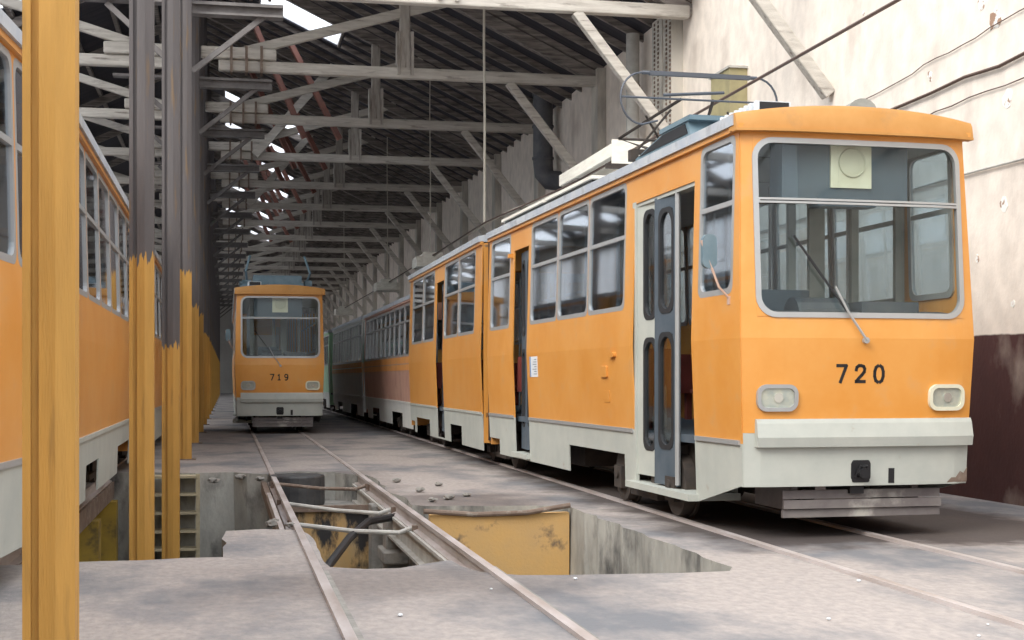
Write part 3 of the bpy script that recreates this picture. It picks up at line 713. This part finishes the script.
# ------------------------------------------------------------------ roof trusses
ZT = 8.9; YT0 = 33.8
BRK = mat('bracket_grey', (.20, .185, .18), .7, .1, col2=(.14, .125, .12), scale=4)
def truss():
    t = thing('roof_truss', (0, YT0, 0), 'x', 'truss', 'whitewashed timber roof trusses')
    obj('tie_beam', MB().box(-.2, 9.15, -.11, .11, ZT - .12, ZT + .14), WOOD, t, bevel=.03)
    obj('tie_beam', MB().box(-10.7, -1.3, -.11, .11, ZT - .12, ZT + .14), WOOD, t, bevel=.03)
    obj('bolster', MB().box(-.6, 1.15, -.22, .0, ZT + .15, ZT + .42), WOOD, t, bevel=.03)
    obj('bolster', MB().box(-2.8, -.9, -.22, .0, ZT + .15, ZT + .42), WOOD, t, bevel=.03)
    for x in (.1, .45, .8): obj('clamp', MB().box(x - .03, x + .03, -.25, .14, ZT - .18, ZT + .46), RUSTY, t)
    obj('bracket', MB().box(-.64, 1.05, -.14, .14, ZT - .36, ZT - .30).box(-.64, 1.05, -.03, .03, ZT - .50, ZT - .36).box(-.64, 1.05, -.14, .14, ZT - .54, ZT - .50).beam((-.64, 0, ZT - 1.6), (.7, 0, ZT - .5), .1, .1), BRK, t)
    obj('bracket', MB().box(-2.6, -.88, -.14, .14, ZT - .36, ZT - .30).beam((-.88, 0, ZT - 1.6), (-2.2, 0, ZT - .4), .1, .1), BRK, t)
    rz = lambda x: 13.65 - .475 * (x + .76)
    obj('principal_rafter', MB().beam((-.76, 0, rz(-.76)), (9.2, 0, rz(9.2)), .2, .26), RAFT, t)
    obj('principal_rafter', MB().beam((-.76, 0, rz(-.76)), (-10.7, 0, rz(9.2)), .2, .26), RAFT, t)
    obj('strut', MB().beam((.2, .0, ZT + .3), (5.6, .0, 11.05 - .25), .16, .22), WOOD, t, bevel=.02)
    obj('strut', MB().beam((-1.7, .0, ZT + .3), (-7.1, .0, 10.8), .16, .22), WOOD, t, bevel=.02)
    obj('queen_post', MB().box(4.1, 4.35, -.1, .1, ZT - .1, rz(4.2) - .1), WOODV, t, bevel=.02)
    obj('hanger_board', MB().box(4.02, 4.10, -.16, .16, ZT - .05, ZT + 1.0), WOODV, t); obj('hanger_board', MB().box(4.35, 4.43, -.16, .16, ZT - .05, ZT + 1.0), WOODV, t)
    obj('queen_post', MB().box(-5.9, -5.7, -.1, .1, ZT - .1, rz(4.2) - .1), WOODV, t, bevel=.02)
    obj('knee_brace', MB().beam((6.8, 0, ZT - .1), (9.15, 0, 5.9), .2, .2), WOOD, t, bevel=.02)
    return t
base_tr = truss(); K = list(range(-2, 16)); NM = ['in the foreground top right', 'nearest whole one at the top']
def trlab(k):
    if k == -2: return 'roof truss over the 720 cab, only its knee brace shows by the bright wall'
    if k == -1: return 'roof truss whose tie beam crosses the top edge of the picture'
    if k == 0: return 'whitewashed roof truss with the lowest-reaching near tie beam from column bracket to wall'
    return ['second', 'third', 'fourth', 'fifth', 'sixth'][k - 1] + ' whitewashed roof truss behind the first full-width tie beam' if k <= 5 else 'distant whitewashed roof truss above tram 719'
for k in K:
    t = base_tr if k == 0 else copy_tree(base_tr)
    t.location.y = YT0 + 6.75 * k; t['label'] = trlab(k)
# red lattice bracing seen under the far skylights
for k, y in enumerate((44, 50.5, 57, 64, 71, 78)):
    for j, x in enumerate((.9, 2.0)):
        o = obj('roof_brace', MB().beam((x - .1, y, 12.9 - .475 * (x - .1)), (x + 1.5, y + .6, ZT + .2), .12, .16), WOODR); tag(o, 'reddish diagonal timber brace under the skylights', 'brace', 'reddish braces under the skylights')
for k, y in enumerate((47.0, 60.5)):
    o = obj('roof_brace', MB().beam((.9, y, ZT), (3.7, y, 12.2), .18, .26), WOOD); tag(o, ['pale steep diagonal timber brace, nearer of two', 'pale steep diagonal timber brace, farther of two'][k], 'brace')

# ------------------------------------------------------------------ ceiling with skylights
rz = lambda x: 14.0 - .475 * (x + .76)
Y0, Y1 = 26.0, 150.
ska = [43.0, 48.0, 61.5, 68.3, 75, 81.8, 88.5, 95.3, 102, 108.8]; skb = [61.5, 68.3, 75, 81.8, 88.5, 95.3, 102, 108.8]
holes = [(1.0 if y < 50 else 1.75, 3.45, y - 1.5, y + 1.5) for y in ska if y != 48.0] + [(-.1, 1.1, y - 1.3, y + 1.3) for y in skb] + []
added_lholes = [(-10.6, -4.8, 27 + 7 * i, 33 + 7 * i) for i in range(2)] + [(-10.4, -6.1, 42, 48), (-10.4, -6.6, 49, 56)] + [(-10.6, -7.6, 60 + 8 * i, 66.6 + 8 * i) for i in range(8)]  # left-slope skylights added out of view to light the hall
def ceil_mb():
    mb = MB(); X = sorted({-.76, 9.6, *[h[i] for h in holes for i in (0, 1)]}); Y = sorted({Y0, Y1, *[h[i] for h in holes for i in (2, 3)]})
    for a, b in zip(X, X[1:]):
        for c, d in zip(Y, Y[1:]):
            if any(h[0] < (a + b) / 2 < h[1] and h[2] < (c + d) / 2 < h[3] for h in holes): continue
            mb.add([(x, y, rz(x) + dz) for dz in (0, .1) for x, y in ((a, c), (b, c), (b, d), (a, d))], [(3, 2, 1, 0), (4, 5, 6, 7), (0, 1, 5, 4), (1, 2, 6, 5), (2, 3, 7, 6), (3, 0, 4, 7)])
    lz = lambda x: rz(-1.52 - x)
    X = sorted({-11.2, -.76, *[h[i] for h in added_lholes for i in (0, 1)]}); Y = sorted({Y0, Y1, *[h[i] for h in added_lholes for i in (2, 3)]})
    for a, b in zip(X, X[1:]):
        for c, d in zip(Y, Y[1:]):
            if any(h[0] < (a + b) / 2 < h[1] and h[2] < (c + d) / 2 < h[3] for h in added_lholes): continue
            mb.add([(x, y, lz(x) + dz) for dz in (0, .1) for x, y in ((a, c), (b, c), (b, d), (a, d))], [(3, 2, 1, 0), (4, 5, 6, 7), (0, 1, 5, 4), (1, 2, 6, 5), (2, 3, 7, 6), (3, 0, 4, 7)])
    return mb
ceil = struct('ceiling', ceil_mb(), ROOFB)
rf0 = obj('rafter', MB().beam((-.7, 0, rz(-.7) - .09), (9.3, 0, rz(9.3) - .09), .09, .15), RAFT, ceil)
rf0.location.y = 27
rs0 = None
for i in range(1, 92):
    y = 27 + 1.12 * i
    if any(h[2] - .1 < y < h[3] + .1 for h in holes):
        if rs0 is None: rs0 = c = obj('rafter', MB().beam((3.5, 0, rz(3.5) - .09), (9.3, 0, rz(9.3) - .09), .09, .15), RAFT, ceil)
        else: c = rs0.copy(); C.objects.link(c)
    else: c = rf0.copy(); C.objects.link(c)
    c.location.y = y; c.parent = ceil
for i in range(0, 8):
    pu = obj('purlin', MB().beam((-2.2 - 1.2 * i, Y0, rz(-.76) - .475 * (1.44 + 1.2 * i) - .1), (-2.2 - 1.2 * i, Y1, rz(-.76) - .475 * (1.44 + 1.2 * i) - .1), .12, .14), RAFT, ceil)
for i, h in enumerate(holes + added_lholes):
    zz_ = rz if h[0] > -1 else (lambda x: rz(-1.52 - x))
    g = MB().add([(x, y, zz_(x) + .05) for x, y in ((h[0], h[2]), (h[1], h[2]), (h[1], h[3]), (h[0], h[3]))], [(0, 1, 2, 3)])
    o = struct('window_%d' % (i + 1), g, FROST, solid=.01)  # windows from added_lholes are added, unseen skylights
    mb = MB()
    for x in (h[0], h[1]): mb.box(x - .03, x + .03, h[2], h[3], zz_(x) - .02, zz_(x) + .1)
    obj('glazing_bar', mb, RAFT, o)

# ------------------------------------------------------------------ walls
XW = 9.2
wr = struct('wall_right', MB().box(XW, XW + .4, 3, 150, -2, 9.75), WALLM)
def pil():
    return MB().box(XW - .22, XW + .02, -.3, .3, 0, 9.2).box(XW - .30, XW + .0, -.36, .36, 5.55, 5.85)
pl0 = None
for k in range(0, 15):
    y = 33.8 + 6.75 * k
    o = obj('pilaster', lambda: pil(), WALLP, wr, key='pil'); o.location.y = y
o = obj('pilaster', lambda: MB().box(XW - .25, XW + .02, -.75, -.2, 0, 9.2).box(XW - .18, XW + .02, .1, .8, 0, 9.2), WALLP, wr); o.location.y = 28.3
mbd = MB()
for xx in (-.7, -.45, .35, .6):
    for i in range(44): mbd.box(XW - .275 if xx < 0 else XW - .20, XW - .2 if xx < 0 else XW - .1, xx - .03, xx + .03, 5.0 + i * .095, 5.05 + i * .095)
o = obj('rivet_strip', mbd, RUSTY, wr); o.location.y = 28.3
wl = MB().box(-11.2, -10.8, 12, 150, -2, 3.6).box(-11.2, -10.8, 12, 150, 8.4, 9.6)
for i in range(21): wl.box(-11.2, -10.8, 12 + 6.85 * i, 13.2 + 6.85 * i, 3.6, 8.4)
struct('wall_left', wl, WALLD)
for i in range(20):
    y = 13.2 + 6.85 * i
    o = struct('window_%d' % (100 + i), lambda: MB().box(-11.02, -11.0, 0, 5.65, 3.6, 8.4), FROST, key='added_lwin'); o.location.y = y  # unseen glazing, added so daylight reaches the hall from the left
    g = obj('glazing_bar', lambda: MB().box(-11.04, -10.98, 1.85, 1.9, 3.6, 8.4).box(-11.04, -10.98, 3.75, 3.8, 3.6, 8.4).box(-11.04, -10.98, 0, 5.65, 5.9, 5.98), RAFT, o, key='added_lwinb')
struct('wall_back', MB().box(-11.2, 9.6, 150, 150.4, -.5, 14.2), mat('end_wall_pale', (.62, .60, .56), .9, col2=(.52, .50, .47), scale=.5))
for i, (y0, z0_, y1, z1_, r_) in enumerate(((4.0, 5.32, 23.6, 5.30, .022), (6, 4.08, 40, 4.12, .016), (12, 5.05, 22, 5.0, .008), (12, 6.0, 20, 5.55, .007))):
    pts = [(XW - .02 - r_, y0 + (y1 - y0) * j / 24, z0_ + (z1_ - z0_) * j / 24 + random.uniform(-.025, .025)) for j in range(25)]
    o = obj('wall_cable', MB().tube(pts, r_, 6), WIRE if i != 1 else PIPEW)
    tag(o, ['dark thick cable running along the bright wall, upper one', 'pale conduit along the wall at tram window height', 'thin faint cable just below the thick wall cable', 'thin faint cable sloping above the thick wall cable'][i], 'cable')
# chipped plaster patches on the wall
mbx = MB()
random.seed(3)
for y, z, s in ((15.6, 5.9, .16), (15.9, 6.2, .10), (15.3, 4.9, .12), (17.2, 5.55, .07), (20.4, 5.5, .08), (16.0, 3.0, .05), (19.2, 6.9, .05), (18.2, 7.2, .06), (16.5, 3.3, .04), (24.6, 5.9, .06), (15.4, 3.6, .09), (15.2, 2.4, .05)):
    n = 9; pts = [(y + s * random.uniform(.5, 1.2) * math.cos(2 * math.pi * i / n), z + s * random.uniform(.5, 1.3) * math.sin(2 * math.pi * i / n)) for i in range(n)]
    mbx.prism(pts, XW - .006, XW + .01, 'x')
obj('plaster_chips', mbx, mat('chip_white', (.86, .84, .80), .9, col2=(.35, .22, .15), scale=5, lo=.5, hi=.55), wr)
# niche / box on the wall behind the cab
nb = obj('wall_cabinet', MB().box(XW - .34, XW - .0, 23.9, 24.9, 6.25, 7.1), mat('cabinet_olive', (.42, .37, .20), .7, col2=(.34, .30, .17), scale=4), bevel=.01)
tag(nb, 'olive box fixed high on the wall behind the cab roof of tram 720', 'cabinet'); obj('lid', MB().box(XW - .37, XW, 23.86, 24.94, 7.1, 7.14), PIPEW, nb)
dp = obj('downpipe', MB().tube([(XW - .32, 30.1, 9.2), (XW - .32, 30.1, 0)], .15, 14), PIPEW, smooth=True); tag(dp, 'pale whitewashed downpipe on the wall left of the cab roof', 'pipe')
for z in (3, 5.5, 8): obj('clip', MB().tube([(XW - .32, 30.1, z), (XW - .32, 30.1, z + .06)], .17, 14), RUSTY, dp)
du = obj('ventilation_duct', MB().tube([(8.75, 38.6, 10.6), (8.75, 38.6, 7.6), (8.78, 38.6, 7.3), (8.9, 38.5, 7.12), (9.3, 38.3, 7.05)], .28, 18), DUCT, smooth=True); tag(du, 'dark round ventilation duct with an elbow on the right wall under the roof', 'duct')
for z in (7.7, 8.6, 9.5): obj('flange', MB().tube([(8.75, 38.6, z), (8.75, 38.6, z + .06)], .31, 18), DUCT, du)

# ------------------------------------------------------------------ overhead wire and wooden troughs
XWIRE, ZWIRE = 5.95, 4.93
def wpt(y): return (XWIRE, y, ZWIRE)
for j, dx in enumerate((0, .05)):
    pts = []; zr = lambda y: lerp(y, [(24, 0), (32.5, .26), (41, .22), (60, .2), (90, .3)])
    for i in range(60):
        y = (6 if j == 0 else 20.6) + i * 1.25; sag = .03 * math.cos(i * .9)
        pts.append((XWIRE + dx + (.04 if j else 0) * (12 - min(y, 12)) / 6, y, ZWIRE + zr(y) + sag * (j == 1)))
    o = obj('trolley_wire', MB().tube(pts, .018 if j == 0 else .022, 6), WIRE if j == 0 else ROPE)
    tag(o, ['dark trolley wire running above the right-hand trams', 'paler guide rope alongside the trolley wire'][j], 'wire')
for k, y in enumerate((20.3, 41.0, 52.4, 72.5)):
    tl = ['long whitewashed wooden trough on the overhead wire just above tram 720', 'pale wooden trough on the overhead wire above the rear of tram 720', 'pale wooden trough on the wire above the gap between tram 720 and the pink tram', 'small far wooden trough on the overhead wire'][k]
    L_ = 3.6 if k == 0 else 1.3
    t = thing('wire_trough', (XWIRE, y, ZWIRE + (.16 if k else 0)), tl, 'trough', 'wooden troughs on the overhead wire')
    obj('cover_board', MB().box(-.24, .24, 0, L_, .10, .14).box(-.24, -.20, 0, L_, -.05, .10).box(.20, .24, 0, L_, -.05, .10), BOARD, t)
    obj('end_board', MB().box(-.30, .30, -.06, -.02, -.22, .16), BOARD, t)
    if k: obj('side_block', MB().box(-.45, .45, .1, 1.2, -.26, .04), BOARD, t)
for k, (y, x) in enumerate(((41.5, XWIRE), (32.5, XWIRE), (52.9, XWIRE), (72.9, XWIRE))):
    o = obj('hanger_rope', MB().tube([(x, y, ZWIRE + .27), (x + .01, y, 7.5), (x - .01, y, 9.5), (x, y, 10.8)], .016 if k != 1 else .03, 6), ROPE)
    tag(o, ['thin rope holding the trough above the rear of tram 720', 'thick frayed rope hanging to the overhead wire in front of the roof', 'thin rope holding the wire beyond tram 720', 'thin far rope holding the overhead wire'][k], 'rope')
# ------------------------------------------------------------------ floor, pit
def rough(pts, seg=.35, amp=.07, seed=1):
    rnd = random.Random(seed); out = []
    for (a, b), (c, d) in zip(pts, pts[1:]):
        n = max(1, int(math.hypot(c - a, d - b) / seg)); L_ = math.hypot(c - a, d - b) or 1
        for i in range(n):
            s = i / n; o = rnd.uniform(-amp, amp) if i else 0
            out.append((a + (c - a) * s - (d - b) / L_ * o, b + (d - b) * s + (c - a) / L_ * o))
    return out + [pts[-1]]
def slab(mb, poly, z1=0, z0=-2.0):
    n = len(poly); mb.add([(x, y, z1) for x, y in poly], [tuple(range(n))], 0)
    vs = [(x, y, z1) for x, y in poly] + [(x + random.uniform(-.05, .05), y + random.uniform(-.05, .05), z0) for x, y in poly]
    mb.add(vs, [(i, (i + 1) % n, n + (i + 1) % n, n + i) for i in range(n)], 1)
fm = MB()
near_px = [(223, 557), (226, 531), (262, 529), (300, 530), (316, 543), (330, 567), (365, 569), (400, 568), (430, 563), (450, 560), (480, 572), (520, 575), (560, 575), (620, 574), (680, 573), (730, 571)]
edge = [gp(*q) for q in near_px]
edge = [(-11, 11.9), (-2, 11.85)] + edge + [(3.95, 10.6)]
near = rough(edge, .3, .035, 5)
slab(fm, [(-11, -6)] + near + [(3.95, -6)])
# right-hand strip that carries the track of 720
re = rough([(3.95, 16.1), (3.95, 10.6)], .3, .04, 9)
slab(fm, [(3.95, -6), (9.25, -6), (9.25, 150), (3.95, 150)] + re + [])
# back of the hole: right of the middle track
be = rough([(3.95, 16.1), (3.0, 16.25), (2.3, 16.4), (2.16, 16.6), (2.14, 21.8)], .35, .07, 4)
back = [(3.95, 150)] + be + rough([(2.14, 21.8), (1.7, 22.6), (1.1, 22.9), (.62, 22.4), (.1, 23.0), (-.5, 22.9), (-1.2, 23.2), (-11, 23.2)], .35, .09, 6)[1:] + [(-11, 150)]
slab(fm, back)
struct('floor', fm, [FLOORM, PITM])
pf = struct('floor_pit', MB().box(-11, 4.2, 10, 24, -2.0, -1.9), PITF)
# painted pit walls
pw = obj('pit_panel', MB().box(2.28, 3.92, 15.9, 16.02, -1.9, -.06), OCHRE); tag(pw, 'ochre yellow pit wall panel right of the middle track', 'panel')
pw['category'] = 'panel'
pts = [(2.2, 15.86, -.01), (2.8, 15.88, -.06), (3.4, 15.86, -.05), (3.92, 15.86, .03)]
obj('edge_pipe', MB().tube(pts, .03, 8), RUSTY, pw)
pw = obj('pit_panel', MB().box(.72, 2.06, 19.2, 19.28, -1.9, -.23), OCHRE2); tag(pw, 'soot-stained ochre pit wall panel between the rails', 'panel')
obj('edge_pipe', MB().box(.72, 2.06, 19.12, 19.20, -.30, -.22), RUSTY, pw)
pr = obj('rail_pier', MB().box(1.92, 2.2, 17.2, 17.6, -1.9, -.16).box(1.86, 2.28, 16.9, 17.7, -.75, -.6), CONC, bevel=.02); tag(pr, 'grey concrete pier under the right rail, nearer of two', 'pier', 'piers under the middle track')
pr = obj('rail_pier', MB().box(1.86, 2.14, 18.4, 18.8, -1.9, -.16), CONC, bevel=.02); tag(pr, 'grey concrete pier under the right rail, farther of two', 'pier', 'piers under the middle track')
# dark drum-like mound between the rails, at the back
mb = MB(); 
for i in range(6):
    pass
o = obj('dark_drum', MB().tube([(1.05, 21.6, -.42), (1.05, 21.6, .0), (1.05, 21.6, .04)], .42, 20), mat('drum_black', (.035, .036, .04), .5, col2=(.08, .08, .08), scale=4), bevel=.03); tag(o, 'black round drum in the hole between the rails', 'drum')
pr = obj('drum_block', MB().box(.7, 1.95, 21.0, 22.4, -1.9, -.43), CONC); tag(pr, 'grey rubble ledge under the black drum', 'ledge')
# rubble chunks
random.seed(11)
for k, (x, y, s, zz) in enumerate(((.45, 14.6, .12, -.02), (.62, 14.3, .09, 0), (.5, 15.2, .10, -.05), (2.45, 16.9, .10, 0), (2.7, 17.2, .12, 0), (3.0, 17.6, .09, 0), (2.5, 18.4, .12, 0), (.2, 22.7, .15, -.1), (-.2, 22.6, .16, -.15), (.5, 22.2, .14, -.1), (2.4, 20.2, .12, 0), (2.9, 19.4, .10, 0))):
    bm = bmesh.new(); bmesh.ops.create_icosphere(bm, subdivisions=2, radius=s * .6)
    for v in bm.verts: v.co *= random.uniform(.65, 1.2); v.co.z *= .5
    me = bpy.data.meshes.new('rubble'); bm.to_mesh(me); bm.free(); me.materials.append(CONC)
    o = bpy.data.objects.new('concrete_chunk', me); C.objects.link(o); o.location = (x, y, zz + s * .3); tag(o, 'small broken concrete chunk lying along the edge of the pit', 'rubble', 'concrete chunks round the pit')

# rails
def rail_poly(x, full=True):
    return [(x - .035, .03), (x + .035, .03), (x + .035, -.01), (x + .01, -.03), (x + .01, -.11), (x + .06, -.13), (x + .06, -.145), (x - .06, -.145), (x - .06, -.13), (x - .01, -.11), (x - .01, -.03), (x - .035, -.01)]
for x, y0, y1, lab, extra in ((.69, -2, 150, 'steel rail of the middle track, left one, crossing the open pit', 1), (2.02, -2, 150, 'steel rail of the middle track, right one, on a girder over the open pit', 2),
                       (4.70, -2, 150, 'steel rail near the pit edge under tram 720', 0), (6.03, -2, 150, 'steel rail under tram 720 on the wall side', 0),
                       (-3.2, 2, 150, 'steel rail under the left tram, far side', 3), (-1.87, 2, 150, 'steel rail under the left tram beside the columns', 3)):
    r_ = thing('rail', (x, 10, 0), lab, 'rail')
    obj('rail_head', MB().prism(rail_poly(0), y0 - 10, y1 - 10, 'y'), STEEL, r_)
    if extra == 1: obj('support_beam', MB().box(-.16, -.08, 3.6, 12.6, -.26, -.12).box(-.16, .04, 3.6, 12.6, -.28, -.26), RUSTY, r_); obj('check_rail', MB().box(-.17, -.12, 2.9, 9, -.12, -.02), STEEL, r_)
    if extra == 2: obj('support_beam', MB().box(-.09, .09, .5, 12.2, -.18, -.145).box(-.02, .02, .5, 12.2, -.40, -.18).box(-.09, .09, .5, 12.2, -.43, -.40), PIPEW, r_)
    if extra == 3: obj('support_beam', MB().box(-.1, .1, 1.5, 13.6, -.4, -.145), RUSTY, r_)
# cast-in groove beside the rails in the near slab
for x in (.69, 2.02, 4.70, 6.03):
    o = obj('rail_groove', MB().box(x + .04, x + .085, 0, (11.0 if x < 3 else 60), -.01, .004), CONC); tag(o, 'worn concrete flangeway beside the %s rail' % {.69: 'left middle', 2.02: 'right middle', 4.70: 'near rail of the 720 track', 6.03: 'wall-side 720 track'}[x], 'groove')
# tie rods and cable across the pit
for k, (pa, pb, z, lab) in enumerate((((.69, 21.0), (2.02, 20.2), -.05, 'thin steel tie rod between the rails, farthest'), ((.69, 18.3), (2.02, 17.0), -.10, 'steel tie rod between the rails, middle one'), ((.72, 15.8), (2.02, 15.0), -.12, 'steel tie rod between the rails, nearest, bent up at its end'))):
    o = obj('tie_rod', MB().tube([(pa[0], pa[1], z), ((pa[0] + pb[0]) / 2, (pa[1] + pb[1]) / 2, z - .05), (pb[0] - .2, pb[1] + .05, z - .04), (pb[0], pb[1] + .1, z + .02)], .026, 8), PIPEW if k else RUSTY); tag(o, lab, 'rod')
    for e in (pa, pb): obj('end_nut', MB().box(e[0] - .06, e[0] + .06, e[1] - .05, e[1] + .05, z - .06, z + .04), RUSTY, o)
cb = obj('cable', MB().tube([(.8, 13.2, -.5), (1.0, 14.0, -.34), (1.3, 15.2, -.22), (1.6, 16.2, -.15), (1.98, 16.8, -.16)], .045, 8), BLACK, smooth=True); tag(cb, 'black cable looping under the middle track across the pit', 'cable')
# piers under the left track
for k, y in enumerate((12.8, 16.3, 19.6, 22.6)):
    o = obj('rail_pier', MB().box(-2.07, -1.68, y - .2, y + .2, -1.9, -.4), OLIVE); tag(o, 'dark yellow pier under the left tram, ' + ['hidden nearest', 'second', 'third', 'fourth'][k] + ' along the pit', 'pier', 'yellow piers under the left track')
    o = obj('rail_pier', MB().box(-3.4, -3.0, y - .2, y + .2, -1.9, -.4), OLIVE); tag(o, 'dark yellow pier under the far rail of the left track', 'pier', 'piers under the far rail of the left track')
# wooden rack in the pit
rk = thing('wooden_rack', (-.90, 22.7, -1.9), 'slatted wooden ladder rack standing in the pit behind the columns', 'rack')
WD = mat('rack_wood', (.46, .40, .27), .8, col2=(.34, .29, .20), scale=5)
for x in (-.45, .45): obj('post', MB().box(x - .03, x + .03, -.1, .0, 0.3, 1.9), WD, rk)
for z in (.42, .70, .98, 1.27, 1.56, 1.84): obj('rung', MB().box(-.45, .45, -.12, .3, z, z + .035), WD, rk)
o = obj('rack_base', MB().box(-1.5, .3, 22.2, 23.0, -1.9, -1.55), CONC); tag(o, 'concrete ledge under the wooden rack in the pit', 'ledge')
# litter
random.seed(5)
for k in range(9):
    x, y = random.uniform(.9, 6.8), random.uniform(7.4, 10.4); sz = random.uniform(.010, .02)
    bm = bmesh.new(); bmesh.ops.create_icosphere(bm, subdivisions=1, radius=sz); me = bpy.data.meshes.new('pebble'); bm.to_mesh(me); bm.free(); me.materials.append(STICK)
    o = bpy.data.objects.new('pebble', me); C.objects.link(o); o.location = (x, y, sz * .6); o.scale.z = .6; tag(o, 'tiny pale pebble on the near concrete floor', 'pebble', 'pebbles on the near floor')

# ------------------------------------------------------------------ light
w = bpy.data.worlds.new('sky'); bpy.context.scene.world = w; w.use_nodes = True
nt = w.node_tree; bg = nt.nodes['Background']; bg.inputs[1].default_value = 3.4
tc = nt.nodes.new('ShaderNodeTexCoord'); sx = nt.nodes.new('ShaderNodeSeparateXYZ'); nt.links.new(tc.outputs['Generated'], sx.inputs[0])
cr = nt.nodes.new('ShaderNodeValToRGB'); nt.links.new(sx.outputs['Z'], cr.inputs[0]); nt.links.new(cr.outputs[0], bg.inputs[0])
cr.color_ramp.elements[0].position = .0; cr.color_ramp.elements[0].color = (.12, .11, .10, 1)
cr.color_ramp.elements[1].position = .32; cr.color_ramp.elements[1].color = (.93, .96, 1, 1)
e = cr.color_ramp.elements.new(.12); e.color = (.25, .24, .23, 1)
sd = bpy.data.lights.new('sun', 'SUN'); sd.energy = 3.3; sd.angle = R(26); sd.color = (1, .95, .86)
so = bpy.data.objects.new('sun', sd); C.objects.link(so)
dv = Vector((.58, .48, -.62)); so.rotation_euler = dv.to_track_quat('-Z', 'Y').to_euler(); so.location = (-20, -20, 20)
sc = bpy.context.scene
sc.view_settings.view_transform = 'Standard'; sc.view_settings.look = 'None'; sc.view_settings.gamma = 1; sc.view_settings.use_curve_mapping = False
sc.view_settings.exposure = -0.42
sc.cycles.use_denoising = True
sc.cycles.max_bounces = 10; sc.cycles.transparent_max_bounces = 24
